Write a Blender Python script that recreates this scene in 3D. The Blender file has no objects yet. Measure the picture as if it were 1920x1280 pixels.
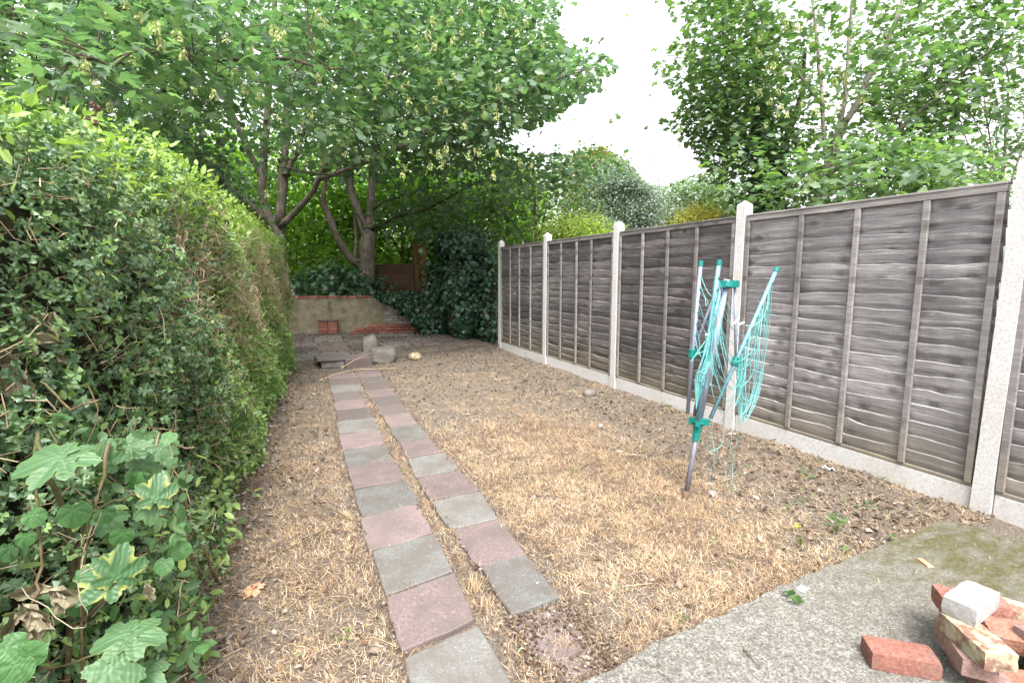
import bpy, math, random
import numpy as np
from mathutils import Matrix, Vector, Euler
rng = np.random.default_rng(7); random.seed(7)
R = math.radians
SC = bpy.context.scene
col = SC.collection

# ---------------------------------------------------------------- camera, sky, sun, exposure
H = 1.46; YAW = R(23.8); PIT = R(7.36)
cam_d = bpy.data.cameras.new('camera'); cam = bpy.data.objects.new('camera', cam_d); col.objects.link(cam)
cam.location = (0, 0, H); cam.rotation_euler = (R(90) - PIT, 0, -YAW)
cam_d.sensor_width = 36; cam_d.lens = 18; cam_d.clip_start = .02; cam_d.clip_end = 8000
SC.camera = cam
W = bpy.data.worlds.new("World"); SC.world = W; W.use_nodes = True
wn = W.node_tree.nodes; wl = W.node_tree.links; wn.clear()
SUN_EL, SUN_AZ = R(58), R(200)      # azimuth from +Y clockwise
sky = wn.new('ShaderNodeTexSky'); sky.sky_type = 'NISHITA'; sky.sun_disc = False
sky.sun_elevation = SUN_EL; sky.sun_rotation = SUN_AZ; sky.air_density = 1.0; sky.dust_density = 4.0
hs = wn.new('ShaderNodeHueSaturation'); hs.inputs['Saturation'].default_value = .12
bg = wn.new('ShaderNodeBackground'); bg.inputs[1].default_value = .15
wo = wn.new('ShaderNodeOutputWorld')
wl.new(sky.outputs[0], hs.inputs['Color']); wl.new(hs.outputs[0], bg.inputs[0]); wl.new(bg.outputs[0], wo.inputs[0])
sd = bpy.data.lights.new('sun', 'SUN'); sd.energy = 1.5; sd.angle = R(20); sd.color = (1, .96, .9)
sun = bpy.data.objects.new('sun', sd); col.objects.link(sun)
sun.rotation_euler = (R(90) - SUN_EL, 0, math.pi - SUN_AZ)
SC.view_settings.view_transform = 'Standard'; SC.view_settings.look = 'None'
SC.view_settings.exposure = 1.98; SC.view_settings.gamma = 1; SC.view_settings.use_curve_mapping = False

# the same pinhole camera in numbers, used to place things measured in the photograph
_f = np.array([math.sin(YAW)*math.cos(PIT), math.cos(YAW)*math.cos(PIT), -math.sin(PIT)])
_r = np.array([math.cos(YAW), -math.sin(YAW), 0]); _u = np.cross(_r, _f)
def at(px, py, D):
    return np.array([0, 0, H]) + D*(_r*(px-960)/960 + _u*(640-py)/960 + _f)
def proj(p):
    p = np.asarray(p, float) - np.array([0, 0, H]); c = p @ _f
    cc = np.where(np.abs(c) < 1e-6, 1e-6, c)
    return 960 + 960*(p @ _r)/cc, 640 - 960*(p @ _u)/cc, c

# ---------------------------------------------------------------- materials
def mat(name):
    m = bpy.data.materials.new(name); m.use_nodes = True
    nt = m.node_tree; nt.nodes.clear()
    return m, nt.nodes, nt.links
def ramp(N, L, fac, stops, interp='LINEAR'):
    r = N.new('ShaderNodeValToRGB'); e = r.color_ramp.elements; r.color_ramp.interpolation = interp
    while len(e) < len(stops): e.new(.5)
    for i, (p, c) in enumerate(stops):
        e[i].position = p; e[i].color = (*c, 1) if len(c) == 3 else c
    L.new(fac, r.inputs[0]); return r.outputs[0]
def noise(N, L, vec, scale, detail=4, rough=.55, out=0):
    n = N.new('ShaderNodeTexNoise'); n.inputs['Scale'].default_value = scale
    n.inputs['Detail'].default_value = detail; n.inputs['Roughness'].default_value = rough
    if vec is not None: L.new(vec, n.inputs['Vector'])
    return n.outputs[out]
def mapping(N, L, vec, scale=(1, 1, 1), loc=(0, 0, 0), rot=(0, 0, 0)):
    m = N.new('ShaderNodeMapping'); m.inputs['Scale'].default_value = scale
    m.inputs['Location'].default_value = loc; m.inputs['Rotation'].default_value = rot
    L.new(vec, m.inputs['Vector']); return m.outputs[0]
def mixc(N, L, fac, a, b, mode='MIX'):
    m = N.new('ShaderNodeMix'); m.data_type = 'RGBA'; m.blend_type = mode
    for inp, v in ((m.inputs[0], fac), (m.inputs[6], a), (m.inputs[7], b)):
        if isinstance(v, (int, float)): inp.default_value = v
        elif isinstance(v, tuple): inp.default_value = (*v, 1)
        else: L.new(v, inp)
    return m.outputs[2]
def math_(N, L, op, a, b=0.0, c=None):
    m = N.new('ShaderNodeMath'); m.operation = op
    for i, v in enumerate((a, b, c)):
        if v is None: continue
        if isinstance(v, (int, float)): m.inputs[i].default_value = v
        else: L.new(v, m.inputs[i])
    return m.outputs[0]
def finish(N, L, color, rough=.8, bump=None, bstr=.3, bdist=.01, spec=.3, metal=0):
    p = N.new('ShaderNodeBsdfPrincipled'); o = N.new('ShaderNodeOutputMaterial')
    if isinstance(color, tuple): p.inputs['Base Color'].default_value = (*color, 1)
    else: L.new(color, p.inputs['Base Color'])
    if isinstance(rough, (int, float)): p.inputs['Roughness'].default_value = rough
    else: L.new(rough, p.inputs['Roughness'])
    p.inputs['Specular IOR Level'].default_value = spec; p.inputs['Metallic'].default_value = metal
    if bump is not None:
        b = N.new('ShaderNodeBump'); b.inputs['Strength'].default_value = bstr; b.inputs['Distance'].default_value = bdist
        L.new(bump, b.inputs['Height']); L.new(b.outputs[0], p.inputs['Normal'])
    L.new(p.outputs[0], o.inputs[0]); return p, o
def attr(N, name):
    a = N.new('ShaderNodeAttribute'); a.attribute_name = name; return a.outputs['Fac']
def coords(N, which='Object'): return N.new('ShaderNodeTexCoord').outputs[which]
def wpos(N): return N.new('ShaderNodeNewGeometry').outputs['Position']
def orand(N): return N.new('ShaderNodeObjectInfo').outputs['Random']

def leaf_mat(name, stops, rough=.45, trans=.4, tcol=(.9, 1.25, .35), spec=.4, randomise=.0):
    m, N, L = mat(name)
    t = attr(N, 'tone')
    if randomise: t = math_(N, L, 'ADD', math_(N, L, 'MULTIPLY', t, 1-randomise), math_(N, L, 'MULTIPLY', orand(N), randomise))
    c = ramp(N, L, t, stops)
    p, o = finish(N, L, c, rough, spec=spec)
    tr = N.new('ShaderNodeBsdfTranslucent'); L.new(mixc(N, L, 1.0, c, tcol, 'MULTIPLY'), tr.inputs[0])
    mx = N.new('ShaderNodeMixShader'); mx.inputs[0].default_value = trans
    L.new(p.outputs[0], mx.inputs[1]); L.new(tr.outputs[0], mx.inputs[2]); L.new(mx.outputs[0], o.inputs[0])
    return m
M = {}
def bright(c, k): return tuple(min(1, x*k) for x in c)
M['syc'] = leaf_mat('sycamore_leaf', [(0, (.058, .108, .068)), (.5, (.115, .185, .108)), (.85, (.18, .26, .13)), (1, (.26, .32, .15))], .38, .48, (1.1, 1.4, .7))
M['syc_back'] = leaf_mat('sunlit_wood_leaf', [(0, (.09, .18, .035)), (.5, (.17, .29, .05)), (1, (.28, .40, .08))], .5, .55, (1.3, 1.6, .5))
M['maple'] = leaf_mat('maple_leaf', [(0, (.075, .13, .08)), (.5, (.135, .21, .115)), (1, (.25, .33, .15))], .42, .5, (1.1, 1.4, .5))
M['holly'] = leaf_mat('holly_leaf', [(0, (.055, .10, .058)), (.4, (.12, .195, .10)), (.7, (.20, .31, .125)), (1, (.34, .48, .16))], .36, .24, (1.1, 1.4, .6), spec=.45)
M['privet'] = leaf_mat('privet_leaf', [(0, (.11, .18, .08)), (.5, (.23, .35, .12)), (.85, (.33, .44, .13)), (1, (.42, .50, .16))], .4, .4, (1.2, 1.4, .5))
M['ivy'] = leaf_mat('ivy_leaf', [(0, (.013, .042, .024)), (.6, (.026, .068, .036)), (1, (.055, .125, .05))], .35, .15, (1.1, 1.4, .5))
M['shrub'] = leaf_mat('shrub_leaf', [(0, (.03, .075, .045)), (1, (.07, .15, .08))], .45, .3, (1.1, 1.4, .5))
M['silver'] = leaf_mat('silver_leaf', [(0, (.15, .20, .16)), (1, (.34, .42, .33))], .5, .35, (1, 1.2, .8))
M['farleaf'] = leaf_mat('far_tree_leaf', [(0, (.12, .19, .12)), (1, (.26, .36, .2))], .5, .4, (1.1, 1.3, .7))
M['yellow'] = leaf_mat('yellow_shrub_leaf', [(0, (.48, .48, .12)), (1, (.74, .70, .22))], .5, .45, (1.1, 1.1, .5))
M['lime'] = leaf_mat('lime_shrub_leaf', [(0, (.30, .40, .10)), (1, (.50, .60, .2))], .5, .45, (1.1, 1.2, .5))
M['ochre'] = leaf_mat('ochre_leaf', [(0, (.10, .15, .04)), (.6, (.16, .2, .05)), (1, (.36, .25, .05))], .5, .4, (1.2, 1.2, .6))
M['seed'] = leaf_mat('samara', [(0, (.30, .36, .13)), (1, (.50, .52, .24))], .5, .4, (1.1, 1.1, .7), randomise=.4)
M['weed'] = leaf_mat('weed_leaf', [(0, (.04, .09, .04)), (.6, (.09, .17, .06)), (1, (.17, .29, .08))], .45, .35, (1.1, 1.4, .5), randomise=.5)
M['dead'] = leaf_mat('dead_leaf', [(0, (.07, .045, .032)), (.35, (.14, .10, .075)), (.7, (.26, .21, .17)), (1, (.42, .38, .34))], .8, .2, (1, .9, .7), spec=.15)
M['wilted'] = leaf_mat('wilted_leaf', [(0, (.12, .10, .06)), (.5, (.27, .235, .16)), (1, (.42, .39, .29))], .75, .2, (1, 1, .7), spec=.15, randomise=.4)
M['straw'] = leaf_mat('straw', [(0, (.08, .06, .05)), (.3, (.24, .18, .13)), (.52, (.50, .34, .19)), (.75, (.66, .49, .31)), (.93, (.74, .66, .52)), (1, (.20, .25, .09))], .7, .2, (1, .9, .7), spec=.2)
M['greengrass'] = leaf_mat('green_grass', [(0, (.09, .16, .03)), (1, (.26, .30, .08))], .5, .35, (1.1, 1.3, .5))
M['twig'] = leaf_mat('cut_twig', [(0, (.08, .05, .03)), (.5, (.28, .20, .125)), (1, (.55, .45, .31))], .8, 0, spec=.15)

def bark(name, a, b, c, sc=9):
    m, N, L = mat(name); v = coords(N)
    n = noise(N, L, mapping(N, L, v, (1, 1, .35)), sc*2, 6, .65); n2 = noise(N, L, v, 2.2, 3)
    cc = ramp(N, L, n, [(.3, a), (.5, b), (.7, c)])
    cc = mixc(N, L, ramp(N, L, n2, [(.45, (0, 0, 0)), (.62, (.6, .6, .6))]), cc, (.08, .10, .045))
    finish(N, L, cc, .9, n, .6, .02, .15); M[name] = m
bark('bark', (.09, .07, .06), (.20, .16, .14), (.31, .27, .24))
bark('bark_pale', (.12, .10, .085), (.26, .23, .20), (.38, .34, .30))
bark('bark_dark', (.03, .022, .018), (.06, .045, .035), (.10, .08, .06))
bark('stemwood', (.06, .045, .022), (.12, .085, .045), (.19, .14, .085), 20)

# ground: bare soil, mulch and thatch
m, N, L = mat('soil'); v = wpos(N)
n1 = noise(N, L, v, 1.3, 4, .6); n2 = noise(N, L, v, 14, 6, .7); n3 = noise(N, L, v, 90, 4, .7)
c = ramp(N, L, n3, [(.25, (.05, .042, .036)), (.5, (.13, .108, .09)), (.72, (.26, .22, .18))])
c2 = ramp(N, L, n3, [(.3, (.045, .033, .027)), (.55, (.13, .095, .072)), (.75, (.28, .205, .15))])
lawn = attr(N, 'lawn'); w = math_(N, L, 'ADD', lawn, math_(N, L, 'MULTIPLY', math_(N, L, 'SUBTRACT', n2, .5), 1.5))
w = ramp(N, L, w, [(.35, (0, 0, 0)), (.7, (1, 1, 1))])
c = mixc(N, L, w, c, c2)
c = mixc(N, L, ramp(N, L, n1, [(.5, (0, 0, 0)), (.75, (.35, .35, .35))]), c, (.075, .06, .05))
finish(N, L, c, .95, n3, .8, .012, .1); M['soil'] = m

# concrete patio with moss
m, N, L = mat('patio_concrete'); v = wpos(N)
n1 = noise(N, L, v, 2.3, 5, .6); n2 = noise(N, L, v, 95, 5, .9); n3 = noise(N, L, v, 18, 6, .75)
vo = N.new('ShaderNodeTexVoronoi'); vo.inputs['Scale'].default_value = 190; L.new(v, vo.inputs['Vector'])
c = ramp(N, L, n2, [(.36, (.035, .033, .028)), (.47, (.14, .134, .12)), (.60, (.35, .34, .31))])
c = mixc(N, L, ramp(N, L, n3, [(.38, (.7, .7, .7)), (.58, (0, 0, 0))]), c, (.10, .09, .075))
spx = N.new('ShaderNodeSeparateXYZ'); L.new(v, spx.inputs[0])
mr = N.new('ShaderNodeMapRange'); mr.inputs[1].default_value = 1.9; mr.inputs[2].default_value = 2.9; L.new(spx.outputs[0], mr.inputs[0])
stk = noise(N, L, mapping(N, L, v, (1.6, 4, 1), rot=(0, 0, R(35))), 3.6, 8, .8)
mo = math_(N, L, 'ADD', math_(N, L, 'MULTIPLY', mr.outputs[0], .38), math_(N, L, 'MULTIPLY', math_(N, L, 'SUBTRACT', stk, .5), 1.9))
mo = math_(N, L, 'ADD', mo, math_(N, L, 'MULTIPLY', math_(N, L, 'SUBTRACT', n2, .5), 1.1))
vc = N.new('ShaderNodeTexVoronoi'); vc.feature = 'DISTANCE_TO_EDGE'; vc.inputs['Scale'].default_value = .9
wv = N.new('ShaderNodeVectorMath'); wv.operation = 'ADD'; L.new(v, wv.inputs[0]); L.new(mixc(N, L, 1.0, noise(N, L, v, 7, 5, .7, 1), (.25, .25, .25), 'MULTIPLY'), wv.inputs[1]); L.new(wv.outputs[0], vc.inputs['Vector'])
c = mixc(N, L, ramp(N, L, vc.outputs['Distance'], [(.002, (.75, .75, .75)), (.007, (0, 0, 0))]), c, (.05, .045, .04))
moss = ramp(N, L, mo, [(.26, (0, 0, 0)), (.50, (1, 1, 1))])
c = mixc(N, L, math_(N, L, 'MULTIPLY', mr.outputs[0], .5), c, (.105, .097, .07))
c = mixc(N, L, math_(N, L, 'MULTIPLY', moss, .85), c, ramp(N, L, n2, [(.38, (.016, .015, .007)), (.60, (.12, .108, .032))]))
finish(N, L, c, .92, n2, .7, .006, .2); M['patio'] = m

def slab_mat(name, a, b, c_):
    m, N, L = mat(name); v = wpos(N)
    n2 = noise(N, L, v, 80, 6, .85); n1 = noise(N, L, v, 5, 5, .65)
    c = ramp(N, L, n2, [(.28, a), (.5, b), (.72, c_)])
    c = mixc(N, L, ramp(N, L, n1, [(.40, (0, 0, 0)), (.62, (.75, .75, .75))]), c, (.115, .098, .088))
    hv = N.new('ShaderNodeHueSaturation'); L.new(c, hv.inputs['Color'])
    L.new(math_(N, L, 'ADD', .82, math_(N, L, 'MULTIPLY', orand(N), .3)), hv.inputs['Value'])
    vo = N.new('ShaderNodeTexVoronoi'); vo.inputs['Scale'].default_value = 38; L.new(v, vo.inputs['Vector'])
    sp = ramp(N, L, vo.outputs['Distance'], [(.07, (.9, .9, .9)), (.16, (0, 0, 0))])
    c = mixc(N, L, math_(N, L, 'MULTIPLY', sp, .5), hv.outputs[0], (.42, .40, .36))
    finish(N, L, c, .9, n2, .5, .004, .2); M[name] = m
slab_mat('slab_grey', (.072, .072, .067), (.15, .148, .14), (.26, .255, .24))
slab_mat('slab_pink', (.085, .06, .06), (.165, .125, .123), (.27, .215, .21))
slab_mat('slab_old', (.065, .052, .05), (.12, .098, .096), (.19, .16, .155))
slab_mat('rubble', (.11, .10, .088), (.21, .195, .175), (.33, .31, .285))

def post_mat(name, a, b, c_):
    m, N, L = mat(name); v = wpos(N)
    n2 = noise(N, L, v, 70, 5, .75); n1 = noise(N, L, v, 3, 4)
    c = ramp(N, L, n2, [(.3, a), (.5, b), (.7, c_)])
    c = mixc(N, L, ramp(N, L, n1, [(.45, (0, 0, 0)), (.75, (.4, .4, .4))]), c, (.36, .33, .26))
    finish(N, L, c, .9, n2, .4, .004, .2); M[name] = m
post_mat('post', (.36, .345, .345), (.53, .515, .515), (.64, .625, .625))

def timber(name, dark, mid, light, stain=(.07, .055, .05)):
    m, N, L = mat(name); v = coords(N); r = orand(N)
    off = N.new('ShaderNodeVectorMath'); off.operation = 'ADD'; L.new(v, off.inputs[0])
    cmb = N.new('ShaderNodeCombineXYZ'); ga = N.new('ShaderNodeAttribute'); ga.attribute_type = 'OBJECT'; ga.attribute_name = 'log_no'; gr = ga.outputs['Fac']; L.new(math_(N, L, 'MULTIPLY', gr, 3.7), cmb.inputs[0]); L.new(math_(N, L, 'ADD', math_(N, L, 'MULTIPLY', gr, 9.1), math_(N, L, 'MULTIPLY', r, .04)), cmb.inputs[1]); L.new(math_(N, L, 'MULTIPLY', gr, 1.31), cmb.inputs[2])
    L.new(cmb.outputs[0], off.inputs[1]); v = off.outputs[0]
    # long grain that swirls round knots
    kn = N.new('ShaderNodeTexVoronoi'); kn.voronoi_dimensions = '2D'; kn.inputs['Scale'].default_value = 1; kn.inputs['Randomness'].default_value = 1
    ks = N.new('ShaderNodeSeparateXYZ'); L.new(v, ks.inputs[0]); kc = N.new('ShaderNodeCombineXYZ')
    L.new(math_(N, L, 'MULTIPLY', ks.outputs[1], 2.6), kc.inputs[0]); L.new(math_(N, L, 'MULTIPLY', ks.outputs[2], 4.2), kc.inputs[1]); L.new(kc.outputs[0], kn.inputs['Vector'])
    kd = kn.outputs['Distance']
    bend = math_(N, L, 'MULTIPLY', ramp(N, L, kd, [(0, (1, 1, 1)), (.3, (0, 0, 0))]), .5)
    vv = N.new('ShaderNodeVectorMath'); vv.operation = 'ADD'; L.new(mapping(N, L, v, (6, 1.3, 42)), vv.inputs[0]); L.new(bend, vv.inputs[1])
    g = noise(N, L, vv.outputs[0], 2.4, 6, .65)
    b1 = noise(N, L, mapping(N, L, v, (2, 1.2, 9)), 1.7, 4, .6)
    c = ramp(N, L, g, [(.3, dark), (.5, mid), (.7, light)])
    c = mixc(N, L, ramp(N, L, b1, [(.42, (.75, .75, .75)), (.62, (0, 0, 0))]), c, dark)
    knd = math_(N, L, 'ADD', kd, math_(N, L, 'MULTIPLY', math_(N, L, 'SUBTRACT', g, .5), .18))
    knot = ramp(N, L, knd, [(.06, (1, 1, 1)), (.10, (.45, .45, .45)), (.17, (0, 0, 0))])
    c = mixc(N, L, math_(N, L, 'MULTIPLY', knot, .8), c, stain)
    saw = noise(N, L, mapping(N, L, v, (1, 150, 2)), 1, 3, .6)
    c = mixc(N, L, math_(N, L, 'MULTIPLY', saw, .25), c, light)
    sn = noise(N, L, mapping(N, L, v, (3, .9, 60)), 3.1, 3, .5)
    c = mixc(N, L, ramp(N, L, sn, [(.30, (.8, .8, .8)), (.37, (0, 0, 0))]), c, dark)
    bl = noise(N, L, wpos(N), 1.9, 5, .7)
    c = mixc(N, L, ramp(N, L, bl, [(.50, (0, 0, 0)), (.68, (.55, .55, .55))]), c, dark)
    hv = N.new('ShaderNodeHueSaturation'); L.new(c, hv.inputs['Color'])
    L.new(math_(N, L, 'ADD', .74, math_(N, L, 'MULTIPLY', r, .52)), hv.inputs['Value'])
    wp = N.new('ShaderNodeSeparateXYZ'); L.new(wpos(N), wp.inputs[0])
    mr = N.new('ShaderNodeMapRange'); mr.inputs[1].default_value = .55; mr.inputs[2].default_value = .17; L.new(wp.outputs[2], mr.inputs[0])
    gm = math_(N, L, 'MULTIPLY', mr.outputs[0], ramp(N, L, b1, [(.35, (.15, .15, .15)), (.6, (.6, .6, .6))]))
    c = mixc(N, L, gm, hv.outputs[0], (.25, .21, .13))
    finish(N, L, c, .85, g, .55, .006, .2); M[name] = m
timber('timber', (.12, .11, .113), (.33, .312, .322), (.54, .52, .53), (.05, .042, .045))
timber('timber_dark', (.06, .053, .053), (.16, .145, .145), (.31, .29, .288), (.03, .025, .025))  # far panels: wet, treated wood, with tree shade also in the colour
timber('batten', (.12, .108, .106), (.22, .203, .198), (.33, .31, .304))
timber('brown_panel', (.06, .032, .022), (.13, .07, .045), (.19, .11, .075))
timber('orange_post', (.13, .075, .04), (.26, .15, .08), (.36, .22, .12))

def brick_mat(name, a, b, c_, patch=None, pcol=(.6, .56, .44)):
    m, N, L = mat(name); v = wpos(N)
    n2 = noise(N, L, v, 75, 5, .75); n1 = noise(N, L, v, 16, 4, .6)
    c = ramp(N, L, n2, [(.28, a), (.5, b), (.72, c_)])
    c = mixc(N, L, ramp(N, L, n1, [(.5, (0, 0, 0)), (.72, (.5, .5, .5))]), c, (.16, .12, .10))
    if patch:
        n3 = noise(N, L, v, patch, 5, .7)
        c = mixc(N, L, ramp(N, L, n3, [(.42, (0, 0, 0)), (.55, (1, 1, 1))]), c, pcol)
    hv = N.new('ShaderNodeHueSaturation'); L.new(c, hv.inputs['Color'])
    L.new(math_(N, L, 'ADD', .75, math_(N, L, 'MULTIPLY', orand(N), .5)), hv.inputs['Value'])
    finish(N, L, hv.outputs[0], .9, n2, .6, .005, .2); M[name] = m
brick_mat('brick_red', (.11, .05, .040), (.20, .088, .068), (.31, .16, .13))
brick_mat('brick_orange', (.13, .06, .042), (.23, .112, .080), (.34, .20, .15))
brick_mat('brick_pale', (.13, .08, .07), (.21, .135, .118), (.31, .22, .20))
brick_mat('brick_yellow', (.14, .07, .052), (.23, .128, .095), (.32, .21, .16), 22, (.38, .35, .24))
brick_mat('brick_white', (.28, .27, .255), (.38, .37, .36), (.46, .45, .44))
brick_mat('brick_flaky', (.14, .075, .055), (.22, .12, .09), (.32, .2, .16), 11, (.30, .30, .28))
brick_mat('brick_wall', (.13, .05, .038), (.23, .09, .065), (.32, .15, .11))
m, N, L = mat('mortar'); n = noise(N, L, wpos(N), 60, 4); finish(N, L, ramp(N, L, n, [(.3, (.12, .11, .09)), (.7, (.26, .24, .2))]), .95, n, .5); M['mortar'] = m
m, N, L = mat('render_coat'); v = wpos(N); n = noise(N, L, v, 6, 6, .65); n2 = noise(N, L, v, 60, 4, .7)
c = ramp(N, L, n, [(.3, (.11, .09, .06)), (.52, (.19, .16, .11)), (.7, (.27, .23, .17))])
c = mixc(N, L, ramp(N, L, noise(N, L, mapping(N, L, v, (1, 1, .3)), 3, 4), [(.5, (0, 0, 0)), (.68, (.6, .6, .6))]), c, (.13, .12, .06))
finish(N, L, c, .95, n2, .5); M['render_coat'] = m

def plain(name, c, rough=.4, metal=0, spec=.4, var=.1):
    m, N, L = mat(name); n = noise(N, L, wpos(N), 40, 4, .6)
    cc = ramp(N, L, n, [(.3, bright(c, 1-var*2)), (.7, bright(c, 1+var))])
    finish(N, L, cc, rough, n, .1, .002, spec, metal); M[name] = m
plain('grey_metal', (.24, .26, .34), .4, .2); plain('dark_pole', (.17, .165, .20), .4, .2)
plain('teal_plastic', (.01, .17, .15), .35); plain('teal_cord', (.14, .40, .40), .45); plain('pale_blue', (.17, .31, .38), .4, .1)
plain('white_plastic', (.70, .70, .72), .5); plain('rust', (.12, .07, .045), .8); plain('dark_hole', (.03, .03, .035), .6)
plain('undergrowth', (.035, .034, .022), 1, 0, 0, .3); plain('tile_chip', (.55, .28, .16), .8)  # undergrowth: near-black core colour standing in for shade deep in the foliage
plain('blue_cord', (.02, .22, .26), .5); plain('red_stem', (.28, .06, .04), .5); plain('shell', (.6, .6, .62), .5)

# ---------------------------------------------------------------- mesh builders
class MB:
    def __init__(s): s.v = []; s.f = []; s.t = []; s.n = 0
    def add(s, verts, faces, tone=.5):
        verts = np.asarray(verts, float)
        s.v.append(verts); s.f += [tuple(i + s.n for i in f) for f in faces]
        s.t += [tone]*len(verts) if np.isscalar(tone) else list(tone); s.n += len(verts)
    def box(s, lo, hi, rot=None, c=None, tone=.5, bev=0.0, jit=0.0):
        lo = np.array(lo, float); hi = np.array(hi, float); ce = (lo+hi)/2; h = (hi-lo)/2
        if bev > 0:
            vs = []; fs = []
            # chamfered box: 24 verts
            for sx in (-1, 1):
                for sy in (-1, 1):
                    for sz in (-1, 1):
                        q = np.array([sx, sy, sz])
                        for ax in range(3):
                            w = h - bev; w[ax] = h[ax]; vs.append(q*w)
            idx = lambda sx, sy, sz, ax: ((sx > 0)*4 + (sy > 0)*2 + (sz > 0))*3 + ax
            for ax in range(3):
                a, b = [(1, 2), (2, 0), (0, 1)][ax]
                for sg in (-1, 1):
                    q = []
                    for (u_, v_) in ((-1, -1), (1, -1), (1, 1), (-1, 1)):
                        k = [0, 0, 0]; k[ax] = sg; k[a] = u_; k[b] = v_; q.append(idx(*k, ax))
                    fs.append(q if sg > 0 else q[::-1])
            for ax in range(3):          # edges parallel to ax
                a, b = [(1, 2), (2, 0), (0, 1)][ax]
                for sa in (-1, 1):
                    for sb in (-1, 1):
                        k0 = [0, 0, 0]; k1 = [0, 0, 0]; k0[ax] = -1; k1[ax] = 1; k0[a] = k1[a] = sa; k0[b] = k1[b] = sb
                        q = [idx(*k0, a), idx(*k1, a), idx(*k1, b), idx(*k0, b)]
                        fs.append(q if sa*sb < 0 else q[::-1])
            for sx in (-1, 1):
                for sy in (-1, 1):
                    for sz in (-1, 1):
                        q = [idx(sx, sy, sz, 0), idx(sx, sy, sz, 1), idx(sx, sy, sz, 2)]
                        fs.append(q if sx*sy*sz > 0 else q[::-1])
            vs = np.array(vs)
        else:
            vs = np.array([[x, y, z] for x in (-1, 1) for y in (-1, 1) for z in (-1, 1)])*h
            fs = [(0, 1, 3, 2), (4, 6, 7, 5), (0, 4, 5, 1), (2, 3, 7, 6), (0, 2, 6, 4), (1, 5, 7, 3)]
        if jit: vs = vs + rng.normal(0, jit, vs.shape)
        if rot is not None: vs = vs @ np.array(Euler(rot).to_matrix()).T
        s.add(vs + (ce if c is None else np.array(c)), fs, tone); return s
    def tube(s, pts, r, sides=6, tone=.5, cap=True):
        pts = [np.array(p, float) for p in pts]; n = len(pts)
        if np.isscalar(r): r = [r]*n
        up = np.array([.13, .21, .97]); vs = []
        for i, p in enumerate(pts):
            d = pts[min(i+1, n-1)] - pts[max(i-1, 0)]; d /= (np.linalg.norm(d)+1e-9)
            a = np.cross(d, up)
            if np.linalg.norm(a) < .1: a = np.cross(d, np.array([1, 0, 0]))
            a /= np.linalg.norm(a); b = np.cross(d, a)
            for k in range(sides):
                t = 2*math.pi*k/sides; vs.append(p + r[i]*(math.cos(t)*a + math.sin(t)*b))
        fs = [(i*sides+k, i*sides+(k+1) % sides, (i+1)*sides+(k+1) % sides, (i+1)*sides+k) for i in range(n-1) for k in range(sides)]
        if cap: fs += [tuple(range(sides))[::-1], tuple((n-1)*sides+k for k in range(sides))]
        s.add(vs, fs, tone); return s
    def mesh(s, name, smooth=False):
        me = bpy.data.meshes.new(name); V = np.concatenate(s.v)
        me.from_pydata(V.tolist(), [], s.f)
        a = me.attributes.new('tone', 'FLOAT', 'POINT'); a.data.foreach_set('value', np.array(s.t, dtype=np.float32))
        if smooth: me.polygons.foreach_set('use_smooth', [True]*len(me.polygons))
        me.update(); return me
    def build(s, name, m, parent=None, smooth=False, kind=None):
        return link(name, s.mesh(name, smooth), m, parent, kind)
def link(name, me, m, parent=None, kind=None):
    if not me.materials: me.materials.append(M[m])
    o = bpy.data.objects.new(name, me); col.objects.link(o)
    if parent is not None:
        o.parent = parent; o.matrix_parent_inverse = Matrix.Translation(-parent.location)
        if any(parent.rotation_euler): o.matrix_parent_inverse = (Matrix.Translation(parent.location) @ parent.rotation_euler.to_matrix().to_4x4()).inverted()
    if kind: o['kind'] = kind
    return o
def tag(o, label, cat, group=None, kind=None):
    o['label'] = label; o['category'] = cat
    if group: o['group'] = group
    if kind: o['kind'] = kind
    return o
def thing(name, label, cat, loc=(0, 0, 0), group=None):
    o = bpy.data.objects.new(name, None); col.objects.link(o); o.location = loc; o.empty_display_size = .1
    return tag(o, label, cat, group)
def resample(pts, n, jitter=0.0):
    pts = np.array(pts, float)
    # Catmull-Rom
    P = np.vstack([2*pts[0]-pts[1], pts, 2*pts[-1]-pts[-2]]); out = []
    m_ = len(pts)-1
    for k in range(n):
        t = k/(n-1)*m_; i = min(int(t), m_-1); u = t-i; a, b, c, d = P[i:i+4]
        out.append(.5*((2*b)+(-a+c)*u+(2*a-5*b+4*c-d)*u*u+(-a+3*b-3*c+d)*u**3))
    out = np.array(out)
    if jitter: out[1:-1] += rng.normal(0, jitter, out[1:-1].shape)
    return out

# ---------------------------------------------------------------- leaf templates (base at origin, tip along +Y, unit length)
def fan(half, cy=.38, cup=.18, ripple=0.0):
    pts = [(0, 0)] + half + [(0, 1.0)] + [(-x, y) for x, y in half[::-1]]
    V = [(0, cy, 0)] + [(x, y, 0) for x, y in pts]
    V = np.array(V, float); V[:, 2] = -cup*((V[:, 1]-cy)**2*1.3) - cup*.9*V[:, 0]**2 + cup*.35*np.abs(V[:, 0])
    if ripple: V[1:, 2] += ripple*np.where(np.arange(len(pts)) % 4 < 2, 1, -1)
    n = len(pts); F = [(0, 1+i, 1+(i+1) % n) for i in range(n)]
    return V, F
T_SYC = fan([(.24, -.08), (.53, .14), (.27, .31), (.57, .74), (.19, .65)], .36, .35)
T_SYC2 = fan([(.48, .1), (.2, .32), (.52, .74)], .4, .35)
T_HOLLY = fan([(.09, .12), (.36, .17), (.14, .33), (.42, .46), (.13, .60), (.33, .78), (.08, .84)], .45, .3, .10)
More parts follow.
